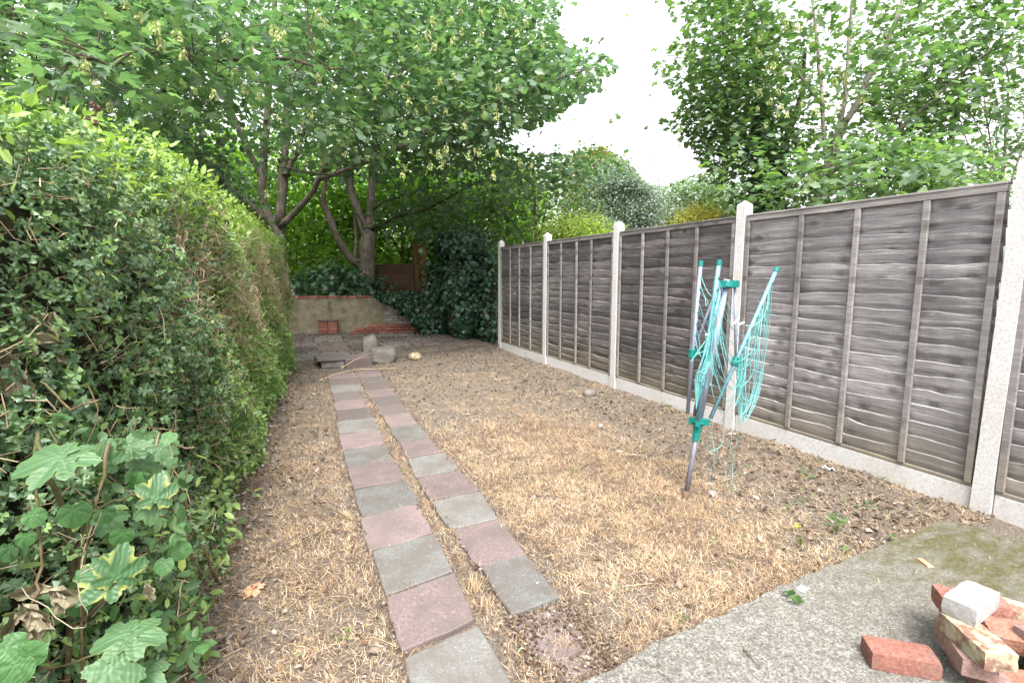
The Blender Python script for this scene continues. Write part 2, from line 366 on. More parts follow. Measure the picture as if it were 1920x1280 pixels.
T_SIMPLE = (np.array([(0, 0, 0), (.22, .3, .05), (.19, .68, .03), (0, 1, -.09), (-.19, .68, .03), (-.22, .3, .05)]), [(0, 1, 2, 3), (0, 3, 4, 5)])
T_IVY = fan([(.42, .02), (.48, .5)], .35, .2)
T_QUAD = (np.array([(0, 0, 0), (.3, .45, .04), (0, 1, -.06), (-.3, .5, .03)]), [(0, 1, 2, 3)])
T_CURL = (np.array([(0, 0, 0), (.3, .3, .18), (.25, .75, .22), (0, 1, .1), (-.25, .7, .2), (-.3, .3, .12), (0, .5, -.03)]), [(0, 1, 6), (1, 2, 6), (2, 3, 6), (3, 4, 6), (4, 5, 6), (5, 0, 6)])
T_BLADE = (np.array([(-.4, 0, 0), (.5, .45, .10), (0, 1, .12), (-.45, .5, .10)]), [(0, 1, 2, 3)])

def basis_from(yax, zax):
    """rotation matrices (n,3,3) with columns x,y,z: y along yax, z near zax"""
    y = yax/np.linalg.norm(yax, axis=1, keepdims=True)
    x = np.cross(y, zax); x /= (np.linalg.norm(x, axis=1, keepdims=True)+1e-9)
    z = np.cross(x, y); return np.stack([x, y, z], axis=2)
def scatter(name, tmpl, pos, Rm, scl, tone, m, parent=None, kind='stuff', wscale=None):
    V, F = tmpl; n = len(pos)
    if n == 0: return None
    S = np.asarray(scl, float).reshape(-1, 1, 1) if np.ndim(scl) else float(scl)
    T = np.broadcast_to(V[None], (n, *V.shape)).copy()
    if wscale is not None: T[:, :, 0] *= np.asarray(wscale).reshape(-1, 1)
    T = T*S
    Wv = np.einsum('nij,nkj->nki', Rm, T) + pos[:, None, :]
    nv = len(V); off = (np.arange(n)*nv)
    loops = np.concatenate([np.array(f) for f in F]); cnt = np.array([len(f) for f in F])
    AL = (off[:, None] + loops[None]).ravel(); tot = np.tile(cnt, n)
    st = np.concatenate([[0], np.cumsum(tot)[:-1]])
    me = bpy.data.meshes.new(name)
    me.vertices.add(n*nv); me.vertices.foreach_set('co', Wv.astype(np.float32).ravel())
    me.loops.add(len(AL)); me.loops.foreach_set('vertex_index', AL.astype(np.int32))
    me.polygons.add(len(tot)); me.polygons.foreach_set('loop_start', st.astype(np.int32)); me.polygons.foreach_set('loop_total', tot.astype(np.int32))
    a = me.attributes.new('tone', 'FLOAT', 'POINT'); a.data.foreach_set('value', np.repeat(np.asarray(tone, dtype=np.float32), nv))
    me.update(calc_edges=True)
    return link(name, me, m, parent, kind)
def leaf_variants(name, tmpl, m, tones=(.15, .4, .6, .85)):
    out = []
    for t in tones:
        mb = MB(); mb.add(tmpl[0], tmpl[1], t); me = mb.mesh(name); me.materials.append(M[m]); out.append(me)
    return out
def leaves_split(pname, tmpl, pos, Rm, scl, tone, m, parent, maxparts, part='leaf'):
    """the leaves that show largest become parts, the rest one stuff part"""
    px, py, d = proj(pos); vis = (d > .3) & (px > -20) & (px < 1940) & (py > -20) & (py < 1300)
    size = np.where(vis, np.asarray(scl)/np.maximum(d, .3), 0)
    order = np.argsort(-size); k = min(maxparts, int((size*960 > 10).sum()))
    big = order[:k]; rest = order[k:]
    meshes = leaf_variants(part, tmpl, m)
    inv = Matrix.Translation(-parent.location)
    for i in big:
        o = bpy.data.objects.new(part, meshes[min(3, int(tone[i]*4))]); col.objects.link(o); o.parent = parent; o.matrix_parent_inverse = inv
        Mx = Matrix([[*(Rm[i][r]*scl[i]), pos[i][r]] for r in range(3)] + [[0, 0, 0, 1]]); o.matrix_basis = Mx
    scatter(pname, tmpl, pos[rest], Rm[rest], scl[rest], tone[rest], m, parent)
def unit(n):
    v = rng.normal(size=(n, 3)); return v/np.linalg.norm(v, axis=1, keepdims=True)
def inpoly(px, py, poly):
    px = np.asarray(px); py = np.asarray(py); r = np.zeros(px.shape, bool); j = len(poly)-1
    for i in range(len(poly)):
        xi, yi = poly[i]; xj, yj = poly[j]
        c = ((yi > py) != (yj > py)) & (px < (xj-xi)*(py-yi)/((yj-yi) or 1e-9)+xi); r ^= c; j = i
    return r
def lump(x, y, s=1.0, ph=0.0):
    return np.sin(x*1.7*s+ph)*.5+np.sin(y*2.3*s+1.3+ph)*.5+np.sin((x+y)*4.1*s+ph*2)*.25+np.sin((x-y)*7.3*s)*.15

# ================================================================ GROUND
def lawn_w(x, y):
    w = np.exp(-(((x-1.75)/1.15)**2+((y-3.1)/1.75)**2)**1.6)
    w2 = np.where((x < .34), .5*np.exp(-((y-3.0)/2.6)**2), 0)
    w = np.maximum(w, w2)*(1-np.clip((y-5.2)/1.3, 0, 1)*.95)
    w *= 1-np.clip((x-2.55)/.6, 0, 1)*.75
    return np.clip(w*1.05 + .22*lump(x*2, y*2) + .2*lump(x*5.3, y*4.1, 1.3, 1), 0, 1)
def ground_z(x, y):
    pth = np.clip(np.minimum((x-.22)/.1, (1.28-x)/.1), 0, 1)*(y < 8.5)
    return (.012*lump(x, y, 1.2) + .006*lump(x, y, 4.7, 2))*(1-pth) - .004*pth
def axis(pts):
    out = []
    for (a, b, s) in pts: out += list(np.arange(a, b, s))
    return np.array(out)
xs = axis([(-3030, -30, 600), (-30, -3, 3), (-3, -.6, .3), (-.6, 4.2, .045), (4.2, 8, .4), (8, 40, 4), (40, 3041, 600)])
ys = axis([(-3030, -30, 600), (-30, -2, 3), (-2, 1, .25), (1, 10, .045), (10, 14, .3), (14, 40, 3), (40, 3041, 600)])
GX, GY = np.meshgrid(xs, ys); near = np.exp(-np.maximum(0, np.hypot(GX-2, GY-5)-7))
GZ = (ground_z(GX, GY) + rng.normal(0, .0045, GX.shape))*near
GZ -= .0*GX
me = bpy.data.meshes.new('ground'); nx, ny = len(xs), len(ys)
V = np.stack([GX.ravel(), GY.ravel(), GZ.ravel()], 1)
I = (np.arange(ny-1)[:, None]*nx+np.arange(nx-1)[None]).ravel()
me.from_pydata(V.tolist(), [], np.stack([I, I+1, I+nx+1, I+nx], 1).tolist())
a = me.attributes.new('lawn', 'FLOAT', 'POINT'); a.data.foreach_set('value', lawn_w(V[:, 0], V[:, 1]).astype(np.float32))
me.polygons.foreach_set('use_smooth', [True]*len(me.polygons))
ground = link('ground', me, 'soil', None, 'structure')

# patio, near right (its far edge runs nearly parallel to the back wall)
pat = MB()
edge = [(-1.2, 1.10), (.2, 1.27), (.87, 1.37), (1.16, 1.425), (2.14, 1.505), (2.8, 1.53), (3.40, 1.56), (3.47, 1.52), (3.55, 1.25), (3.60, .6), (3.62, -3), (-1.2, -3)]
e = []
for i in range(len(edge)):
    p, q = np.array(edge[i]), np.array(edge[(i+1) % len(edge)]); k = max(1, int(np.linalg.norm(q-p)/.05)) if i < 9 else 1
    for j in range(k): e.append(p+(q-p)*j/k + (rng.normal(0, .005, 2) if i < 9 else 0))
e = np.array(e); n = len(e); cen = e.mean(0)
inn = e + (cen-e)/np.linalg.norm(cen-e, axis=1, keepdims=True)*.012
vs = np.vstack([np.c_[e, np.full(n, -.05)], np.c_[e, np.full(n, .048)], np.c_[inn, np.full(n, .06)]])
fs = [(k, (k+1) % n, n+(k+1) % n, n+k)[::-1] for k in range(n)] + [(n+k, n+(k+1) % n, 2*n+(k+1) % n, 2*n+k)[::-1] for k in range(n)] + [tuple(range(2*n, 3*n))[::-1]]
pat.add(vs, fs); pat.build('patio', 'patio', None, False, 'structure')

# path: two rows of slabs bedded in soil
bed = MB(); bed.box((.30, 1.1, -.05), (1.16, 8.3, .004)); path = bed.build('path', 'soil', None, False, 'structure')
aa = path.data.attributes.new('lawn', 'FLOAT', 'POINT'); aa.data.foreach_set('value', [.45]*8)
def slab(quad, z, m, parent, name='paving_slab', thick=.04, tilt=None):
    q = np.array(quad, float); out = []
    for i in range(4):
        p, w = q[i], q[(i+1) % 4]
        for j in range(5):
            t = j/5; out.append(p+(w-p)*t + rng.normal(0, .0035 if j else .001, 2))
    out = np.array(out); c = q.mean(0); n = len(out)
    for ci in (0, 5, 10, 15): out[ci] += (c-out[ci])*abs(rng.normal(0, .04))
    tz = rng.normal(0, .004, 2) if tilt is None else tilt
    zt = lambda P: z + (P-c) @ tz
    inn = out + (c-out)/np.linalg.norm(c-out, axis=1, keepdims=True)*.007
    vs = np.vstack([np.c_[out, zt(out)-thick], np.c_[out, zt(out)-.005], np.c_[inn, zt(inn)]]) - np.array([*c, 0])
    fs = [(k, (k+1) % n, n+(k+1) % n, n+k) for k in range(n)] + [(n+k, n+(k+1) % n, 2*n+(k+1) % n, 2*n+k) for k in range(n)] + [tuple(range(2*n, 3*n))]
    mb = MB(); mb.add(vs, fs); o = mb.build(name, m, parent); o.location = (*c, 0); return o
Lb = [(1.38, .33, .66), (1.80, .34, .66), (2.19, .34, .68), (2.60, .34, .695), (3.02, .34, .70), (3.45, .35, .71), (3.89, .36, .715), (4.32, .365, .73), (4.78, .38, .75), (5.22, .41, .78), (5.66, .43, .80), (6.10, .45, .82), (6.53, .46, .84), (6.96, .47, .85), (7.40, .485, .87), (7.80, .49, .885), (8.22, .50, .89)]
lc = ['slab_grey', 'slab_pink', 'slab_grey', 'slab_pink', 'slab_grey', 'slab_pink', 'slab_grey', 'slab_pink', 'slab_grey', 'slab_old', 'slab_pink', 'slab_old', 'slab_grey', 'slab_old', 'slab_pink', 'slab_old']
sk = .07
for i in range(len(Lb)-1):
    y0, a0, b0 = Lb[i]; y1, a1, b1 = Lb[i+1]; g = .008; j = rng.normal(0, .006, 8); s = sk*max(0, 1-i/9)
    if i < 3: s = .06
    slab([(a0+j[0], y0+g+j[1]), (b0+j[2], y0+g+s+j[1]), (b1+j[4], y1-g+s+j[5]), (a1+j[6], y1-g+j[5])], .028+rng.normal(0, .002), lc[i], path)
Rb = [(1.44, .80, 1.03), (1.84, .81, 1.06), (2.235, .81, 1.07), (2.655, .79, 1.10), (3.07, .785, 1.135), (3.495, .79, 1.13), (3.91, .82, 1.13), (4.34, .84, 1.13), (4.80, .84, 1.12), (5.23, .845, 1.13), (5.66, .845, 1.15), (6.10, .85, 1.18), (6.53, .86, 1.20), (6.96, .87, 1.23), (7.40, .885, 1.24), (7.80, .90, 1.24), (8.22, .91, 1.24)]
rc = ['slab_pink', 'slab_grey', 'slab_pink', 'slab_grey', 'slab_pink', 'slab_grey', 'slab_pink', 'slab_grey', 'slab_pink', 'slab_old', 'slab_old', 'slab_pink', 'slab_old', 'slab_old', 'slab_pink', 'slab_old']
for i in range(len(Rb)-1):
    y0, a0, b0 = Rb[i]; y1, a1, b1 = Rb[i+1]; g = .008; j = rng.normal(0, .006, 8); s = .02
    slab([(a0+j[0], y0+g+j[1]), (b0+j[2], y0+g+s+j[1]), (b1+j[4], y1-g+s+j[5]), (a1+j[6], y1-g+j[5])], (.006 if i == 0 else .027)+rng.normal(0, .002), rc[i], path)

# rear terrace: old paving in front of the wall
tb = MB(); tb.add([(-1.5, 8.9, -.1), (.35, 8.85, -.1), (1.2, 8.75, -.1), (4.05, 9.9, -.1), (4.3, 12.6, -.1), (-1.8, 14.0, -.1),
                   (-1.5, 8.9, .05), (.35, 8.85, .05), (1.2, 8.75, .05), (4.05, 9.9, .05), (4.3, 12.6, .05), (-1.8, 14.0, .05)],
                  [(0, 1, 7, 6), (1, 2, 8, 7), (2, 3, 9, 8), (3, 4, 10, 9), (4, 5, 11, 10), (5, 0, 6, 11), (6, 7, 8, 9, 10, 11)])
terr = tb.build('terrace', 'soil', None, False, 'structure')
aa = terr.data.attributes.new('lawn', 'FLOAT', 'POINT'); aa.data.foreach_set('value', [.05]*12)
for r_ in range(7):
    for c_ in range(9):
        x0 = -1.3+c_*.6+(r_ % 2)*.06; y0 = 8.92+r_*.6 + .03*c_*(r_ == 0)
        if x0 > 1.1 and r_ < 1+(x0-1.1)*.45: continue
        if x0 > 3.5 or y0 + .6 > 13.3-.27*x0: continue
        slab([(x0, y0), (x0+.575, y0), (x0+.575, y0+.575), (x0, y0+.575)], .075+rng.normal(0, .006)+(r_ < 1)*.015, ['slab_old', 'rubble', 'slab_old', 'slab_pink'][rng.integers(4)] if r_ > 0 else 'rubble', terr)

# ================================================================ BACK WALL
WA = math.atan2(-.95, 3.75); wd = np.array([math.cos(WA), math.sin(WA), 0]); wn_ = np.array([math.sin(WA), -math.cos(WA), 0])
W0 = np.array([.25, 13.3, 0])
wall = thing('garden_wall', 'low garden wall at the end, part tan render and part old flaking brick', 'wall', tuple(W0))
wall.rotation_euler = (0, 0, WA)
def wl_(name, mb, m, kind=None):         # children in wall coordinates: x along, y away from camera, z up
    o = bpy.data.objects.new(name, mb.mesh(name)); o.data.materials.append(M[m]); col.objects.link(o); o.parent = wall
    if kind: o['kind'] = kind
    return o
mb = MB(); mb.box((-2.5, .012, -.1), (4.3, .21, .90)); wl_('core', mb, 'mortar')
mb = MB(); nseg = 30
gx = np.linspace(-2.5, 2.02, nseg); gz = np.linspace(.02, .885, 8)
vs = []; 
for iz, z in enumerate(gz):
    for ix, x in enumerate(gx): vs.append((x+(.05*math.sin(z*9)+.03*math.sin(z*23) if ix == nseg-1 else 0), -.012-.006*rng.random(), z))
fs = [(iz*nseg+ix, iz*nseg+ix+1, (iz+1)*nseg+ix+1, (iz+1)*nseg+ix) for iz in range(7) for ix in range(nseg-1)]
n0 = len(vs); vs2 = [(x, .02, z) for x, y, z in vs]; 
for ix in range(nseg-1): fs.append((7*nseg+ix, 7*nseg+ix+1, n0+7*nseg+ix+1, n0+7*nseg+ix))
for iz in range(7): fs.append((iz*nseg+nseg-1, n0+iz*nseg+nseg-1, n0+(iz+1)*nseg+nseg-1, (iz+1)*nseg+nseg-1))
mb.add(vs+vs2, fs); wl_('render_coat', mb, 'render_coat')
def brick_mesh(L_=.21, D_=.1, H_=.064):
    b = MB(); b.box((-L_/2, -D_/2, -H_/2), (L_/2, D_/2, H_/2), bev=.004, jit=.001); return b.mesh('brick')
bms = {}
for mname in ('brick_wall', 'brick_flaky'):
    bms[mname] = [brick_mesh() for _ in range(3)]
    for b in bms[mname]: b.materials.append(M[mname])
def wbrick(x, y, z, mname, rz=0, rx=0):
    o = bpy.data.objects.new('brick', bms[mname][rng.integers(3)]); col.objects.link(o); o.parent = wall
    o.location = (x, y, z); o.rotation_euler = (rx, 0, rz+rng.normal(0, .01)); return o
for i in range(19):                      # coping: bricks laid flat, lengthwise
    wbrick(-2.3+i*.222+.01, .045, .935, 'brick_wall'); 
for i in range(19, 30): wbrick(-2.3+i*.222+.01, .045, .935, 'brick_wall')
cp = MB(); cp.box((-2.42, .1, .9), (4.3, .2, .965)); wl_('coping_rear', cp, 'brick_wall')
for r_ in range(11):
    z = .075+r_*.075
    for c_ in range(11):
        x = 2.13+c_*.222-(r_ % 2)*.111
        if x-.1 < 2.03 or x > 4.2: continue
        wbrick(x, .044, z, 'brick_flaky')
for r_ in range(3):                      # the projecting plinth courses
    for c_ in range(10):
        x = 1.32+c_*.222+(r_ % 2)*.111
        if r_ == 2 and (c_ < 2): continue
        if x > 3.6: continue
        wbrick(x, -.072-.03*(r_ == 0), .085+r_*.075, 'brick_wall')
pl = MB(); pl.box((1.25, -.115, 0), (3.6, -.03, .05)); wl_('plinth_bed', pl, 'mortar')
pier = thing('brick_pier', 'small stub of red bricks standing at the foot of the rendered wall', 'brick stub', tuple(W0+wd*.70+wn_*.13))
pier.rotation_euler = (0, 0, WA)
for r_ in range(4):
    for c_ in range(2 if r_ < 3 else 2):
        o = bpy.data.objects.new('brick', bms['brick_wall'][rng.integers(3)]); col.objects.link(o); o.parent = pier
        o.location = ((c_-.5)*.222+(r_ % 2)*.01, 0, .075+.035+r_*.073)
cap = MB(); cap.box((-.235, -.07, .37), (.235, .07, .40), bev=.005); o = bpy.data.objects.new('cap', cap.mesh('cap')); o.data.materials.append(M['slab_old']); col.objects.link(o); o.parent = pier

# ================================================================ FENCE
FX = 3.88; PY = [-.33, 1.575, 3.53, 5.46, 7.39, 9.32]
fence = thing('garden_fence', 'weathered lap panel fence between pale concrete posts on the right', 'fence', (FX, 1.6, 0))
def post(y, lean=0):
    mb = MB(); w = .049; h = 2.10; top = 2.135
    vs = []
    for z, k in ((-.2, 1.05), (.4, 1.0), (1.2, .985), (h-.02, .97), (h, .9)):
        for sx, sy in ((-1, -1), (1, -1), (1, 1), (-1, 1)): vs.append((sx*w*k, sy*w*k, z))
    fs = [(i*4+k, i*4+(k+1) % 4, (i+1)*4+(k+1) % 4, (i+1)*4+k) for i in range(4) for k in range(4)]
    vs.append((0, 0, top)); fs += [(16+k, 16+(k+1) % 4, 20) for k in range(4)]
    mb.add(vs, fs); o = mb.build('concrete_post', 'post', fence); o.location = (FX, y, 0); o.rotation_euler = (rng.normal(0, .004), lean, 0); return o
for y in PY:
    p_ = post(y)
    if y == 1.575: p_.rotation_euler = (.014, 0, 0)
tp = bpy.data.objects.new('concrete_post', [c for c in fence.children][0].data)
for a_, b_ in zip(PY[:-1], PY[1:]):
    g = MB(); g.box((-.026, a_+.055, -.15), (.026, b_-.055, .152), bev=.006); o = g.build('gravel_board', 'post', fence); o.location = (FX-.004, 0, 0)
# a set of waney-edged slats
def slat_mesh(L_, seed):
    r = np.random.default_rng(seed); n = 26; ysl = np.linspace(-L_/2, L_/2, n)
    ph = r.random(6)*6.28; wav = .006*np.sin(ysl*4+ph[0])+.005*np.sin(ysl*10+ph[1])+.003*np.sin(ysl*27+ph[2])
    kx = r.uniform(-L_/2, L_/2); wav += .016*np.exp(-((ysl-kx)/.06)**2)*(r.random() < .6)
    vs = []
    for y, w in zip(ysl, wav):
        b_ = .004*math.sin(y*4+ph[3])
        vs += [(.004+b_, y, -.012), (-.014+b_, y, .042+w*.5), (-.023+b_, y, .104+w), (-.009+b_, y, .108+w), (.011+b_, y, -.012)]
    fs = [(i*5+k, i*5+(k+1) % 5, (i+1)*5+(k+1) % 5, (i+1)*5+k)[::-1] for i in range(n-1) for k in range(5)] + [(0, 1, 2, 3, 4), tuple((n-1)*5+k for k in range(5))[::-1]]
    mb = MB(); mb.add(vs, fs); return mb.mesh('slat', False)
for pi, (a_, b_) in enumerate(zip(PY[:-1], PY[1:])):
    Lp = b_-a_-.115; yc = (a_+b_)/2; z0 = .155; tm = 'timber' if pi < 2 else 'timber_dark'
    fr = MB(); fr.box((-.042, a_+.057, 1.985), (.03, b_-.057, 2.000), bev=.003)
    pn = fr.build('fence_panel', 'batten', fence); pn.location = (FX, 0, 0)
    for nm_, bx in (('top_rail', ((-.037, a_+.058, 1.942), (-.012, b_-.058, 1.983))), ('bottom_rail', ((-.030, a_+.06, z0-.002), (-.008, b_-.06, z0+.020)))):
        q = MB(); q.box(*bx, bev=.002); q = q.build(nm_, 'batten'); q.parent = pn
    k = 17; ex = (1.955-z0)/k
    for s_ in range(k):
        me = slat_mesh(Lp, 100+pi*20+s_); me.materials.append(M[tm])
        o = bpy.data.objects.new('slat', me); col.objects.link(o); o.parent = pn
        o.location = (.008, yc, z0+.004+s_*ex+rng.normal(0, .003)); o.rotation_euler = (rng.normal(0, .0025), 0, 0); o['log_no'] = float(pi*9+s_//4+(s_ % 4)*.004)
        if pi == 3 and s_ == 10: o.location.z -= .012; o.rotation_euler = (-.006, 0, 0)
    bw = .019
    offs = [-Lp/2+.022, -.40+rng.normal(0, .02), .02+rng.normal(0, .02), .46+rng.normal(0, .02), Lp/2-.022]
    if pi == 1: offs = [-Lp/2+.022, -.515, -.075, .37, Lp/2-.022]
    for q, oy in enumerate(offs):
        mb = MB(); mb.box((-.011, -bw, 0), (.011, bw, 1.942-z0-.026), bev=.002); o = mb.build('batten', 'batten'); o.parent = pn
        o.location = (-.031, yc+oy, z0+.022); o.rotation_euler = (rng.normal(0, .003) if 0 < q < 4 else 0, 0, 0)

# ================================================================ ROTARY DRYER
dr = thing('rotary_dryer', 'folded rotary clothes dryer leaning in the lawn with turquoise lines tangled on it', 'clothes dryer', (2.35, 2.49, 0))
def P3(*a): return np.array(a, float)
base = P3(2.35, 2.49, -.02); low = P3(2.435, 2.49, .50); hub = P3(2.612, 2.49, 1.405)
MB().tube([base, low], .0165, 12).build('lower_pole', 'dark_pole', dr, True)
MB().tube([low, hub+(hub-low)*.03], .021, 12).build('pole', 'grey_metal', dr, True)
MB().tube([P3(2.345, 2.49, -.03), P3(2.356, 2.49, .05)], .0225, 12).build('ground_socket', 'rust', dr, True)
ax = (hub-low)/np.linalg.norm(hub-low)
h = MB(); h.tube([hub-ax*.028, hub-ax*.02, hub+ax*.012, hub+ax*.016], [.03, .050, .050, .024], 14)
for k in range(4):
    t = k*math.pi/2+.5; d = P3(math.cos(t), math.sin(t), 0); h.box((-.028, -.014, -.022), (.028, .014, .022), rot=(0, 0, t), c=hub+d*.05)
h.build('top_hub', 'teal_plastic', dr)
h = MB(); h.tube([low-ax*.12, low-ax*.03, low], [.019, .03, .034], 12)
h.tube([low, low+ax*.015], [.045, .045], 12)
for k in range(4):
    t = k*math.pi/2+.7; d = P3(math.cos(t), math.sin(t), 0); h.box((-.026, -.015, -.02), (.026, .015, .02), rot=(0, 0, t), c=low+d*.038+ax*.012)
h.build('lower_hub', 'teal_plastic', dr)
arms = [(P3(2.395, 2.455, .53), P3(2.492, 2.44, 1.548)), (P3(2.375, 2.53, .56), P3(2.468, 2.57, 1.545)), (P3(2.45, 2.545, .53), P3(2.645, 2.585, 1.535)), (P3(2.505, 2.46, .53), P3(2.958, 2.40, 1.505))]
for i, (p, q) in enumerate(arms):
    d = (q-p)/np.linalg.norm(q-p)
    a_ = MB(); a_.tube([p, q], .0125, 8); arm = a_.build('arm', 'pale_blue' if i in (0, 3) else 'grey_metal', dr, True)
    MB().tube([q-d*.025, q+d*.008], .0155, 10).build('end_cap', 'teal_plastic', arm)
    nt = MB()
    for k in range(7): c_ = p+(q-p)*(.45+k*.075); nt.box((-.008, -.0165, -.005), (.008, .0165, .005), c=c_, rot=(.3, .2, .4))
    nt.build('line_notch', 'teal_plastic', arm)
    mid = p+(q-p)*[.41, .40, .43, .38][i]
    MB().box((-.025, -.018, -.03), (.025, .018, .03), rot=(0, math.atan2(d[0], d[2]), 0), c=mid, bev=.005).build('clamp', 'teal_plastic', arm)
    hp = hub + (mid-hub)*P3(1, 1, 0)/max(.01, np.linalg.norm((mid-hub)[:2]))*.055 - ax*.01
    MB().tube([hp, mid], .0085, 8).build('strut', 'grey_metal', dr, True)
lines = MB(); lr = np.random.default_rng(3)
for a_, b_, n_, sag in ((0, 2, 9, .30), (2, 3, 8, .34), (1, 0, 9, .12), (0, 3, 7, .38), (3, 3, 13, .5)):
    for k in range(n_):
        t = .48+.5*k/n_; t2 = t+lr.normal(0, .03)
        p = arms[a_][0]+(arms[a_][1]-arms[a_][0])*t; q = arms[b_][0]+(arms[b_][1]-arms[b_][0])*t2
        if a_ == b_: q = arms[b_][0]+(arms[b_][1]-arms[b_][0])*(.35+.15*lr.random())
        s = sag*(.7+.5*lr.random())*(1.25 if k % 3 else .8); lowp = (p+q)/2; lowp[2] = max(.5, min(p[2], q[2])-s)
        lowp[:2] += lr.normal(0, .02, 2); lowp[1] -= .04
        if a_ == b_: lowp[0] -= .01+.05*lr.random(); lowp[2] += .05
        pts = resample([p, (p*.6+lowp*.4)+P3(lr.normal(0, .012), -.02, -s*.35), lowp, (q*.6+lowp*.4)+P3(lr.normal(0, .012), -.02, -s*.35), q], 13)
        lines.tube(pts, .0021, 3)
for k in range(16):      # strands lying down along the left arm
    p = arms[0][0]+(arms[0][1]-arms[0][0])*(.98-k*.028); x = lr.uniform(-.07, -.01)
    lines.tube(resample([p, p+P3(x, -.02, -.35), p+P3(x*1.6-.02, -.02, -.65+.05*k*.5), P3(2.37, 2.45, .60+lr.random()*.05)], 12), .0021, 3)
p = arms[0][0]+(arms[0][1]-arms[0][0])*.45
lines.tube(resample([p, p+P3(-.11, -.02, -.02), p+P3(-.15, -.02, -.06), p+P3(-.08, -.02, .02), p+P3(-.02, 0, .06)], 12), .0024, 4)
for x0, zz in ((2.64, .62), (2.50, .45), (2.70, .85)):   # strands dangling to the ground
    lines.tube(resample([P3(x0, 2.44, zz), P3(x0+.03, 2.43, zz*.6), P3(x0+.015, 2.45, .15), P3(x0+.03, 2.42, .02), P3(x0-.06, 2.38, .012)], 16), .0016, 3)
lines.tube(resample([P3(2.42, 2.45, .42), P3(2.46, 2.42, .33), P3(2.58, 2.42, .36), P3(2.60, 2.44, .50)], 12), .0021, 3)
lo_ = lines.build('washing_line', 'teal_cord', dr, False, 'stuff')
pg = MB(); pg.box((-.02, -.006, -.006), (.02, .006, .006), c=P3(2.43, 2.44, 1.09)); pg.box((-.004, -.004, -.028), (.004, .004, .028), c=P3(2.655, 2.43, 1.17), rot=(0, .7, 0)); pg.box((-.004, -.004, -.028), (.004, .004, .028), c=P3(2.70, 2.43, 1.15), rot=(0, 1.3, 0))
pg.build('peg', 'white_plastic', dr)

# ================================================================ BRICK PILE (near right)
def loose_brick(x, y, ztop, ang, m, label, tilt=(0, 0), size=(.215, .1025, .065), name='brick'):
    b = MB(); n = 7; L_, D_, H_ = size
    # subdivided box with worn edges
    vs = {}; V = []; F = []
    dims = (8, 4, 3)
    def vid(i, j, k):
        if (i, j, k) not in vs:
            p = np.array([(i/dims[0]-.5)*L_, (j/dims[1]-.5)*D_, (k/dims[2]-.5)*H_])
            e = sum([i in (0, dims[0]), j in (0, dims[1]), k in (0, dims[2])])
            p -= np.sign(p)*(.0, .0, .0012, .003)[e]; p += rng.normal(0, .0003*(1+e*.6), 3)
            if e >= 2 and rng.random() < .08: p -= np.sign(p)*rng.uniform(.001, .0045)
            vs[(i, j, k)] = len(V); V.append(p)
        return vs[(i, j, k)]
    for i in range(dims[0]):
        for j in range(dims[1]):
            F.append((vid(i, j, 0), vid(i, j+1, 0), vid(i+1, j+1, 0), vid(i+1, j, 0)))
            F.append((vid(i, j, dims[2]), vid(i+1, j, dims[2]), vid(i+1, j+1, dims[2]), vid(i, j+1, dims[2])))
    for i in range(dims[0]):
        for k in range(dims[2]):
            F.append((vid(i, 0, k), vid(i+1, 0, k), vid(i+1, 0, k+1), vid(i, 0, k+1)))
            F.append((vid(i, dims[1], k), vid(i, dims[1], k+1), vid(i+1, dims[1], k+1), vid(i+1, dims[1], k)))
    for j in range(dims[1]):
        for k in range(dims[2]):
            F.append((vid(0, j, k), vid(0, j, k+1), vid(0, j+1, k+1), vid(0, j+1, k)))
            F.append((vid(dims[0], j, k), vid(dims[0], j+1, k), vid(dims[0], j+1, k+1), vid(dims[0], j, k+1)))
    b.add(V, F); o = b.build(name, m, None, False)
    o.location = (x, y, ztop-H_/2); o.rotation_euler = (tilt[0], tilt[1], R(ang))
    return tag(o, label, 'brick', 'loose bricks on the patio')
z1, z2, z3, z4 = .1255, .191, .2565, .322
loose_brick(1.965, .98, .1255, -39, 'brick_red', 'single red brick lying apart to the left of the brick pile')
loose_brick(2.21, .90, z4, 6, 'brick_white', 'white brick on the very top of the pile', (0, 0), (.205, .10, .066))
loose_brick(2.098, .828, z3, 60, 'brick_yellow', 'brick with yellowish mortar on its face, just below the white brick', (.0, 0))
loose_brick(2.32, .945, z3, -43, 'brick_red', 'red brick crosswise behind the white brick, both ends showing')
loose_brick(2.12, .865, z2, 47, 'brick_pale', 'pale red brick under the yellow mortared brick')
loose_brick(2.135, .80, z1, 62, 'brick_pale', 'dusty pink brick at the left bottom of the pile')
loose_brick(2.21, .71, z1, -40, 'brick_orange', 'orange brick at the front foot of the pile by the frame bottom')
loose_brick(2.31, .80, z2+.03, -38, 'brick_orange', 'orange brown brick tilted in the middle of the pile right of the mortared one', (.25, .1))
loose_brick(2.36, .93, z2, -35, 'brick_red', 'dark red brick in the second layer behind the white brick')
loose_brick(2.34, .96, z1, 35, 'brick_red', 'red brick at the hidden back foot of the pile')
loose_brick(2.52, .90, z2, -62, 'brick_yellow', 'yellow faced brick at the right rear of the pile')
loose_brick(2.50, .92, z1, 10, 'brick_pale', 'pale brick beneath the yellow faced one at the right rear')
loose_brick(2.30, .69, z3-.01, 75, 'brick_pale', 'greyish pink brick at the right edge beside the mortared one')
loose_brick(2.36, .74, z1, 20, 'brick_red', 'red brick low on the right side of the pile')
loose_brick(2.37, .70, z2, 60, 'brick_orange', 'orange brick in the second layer at the right edge of the pile')

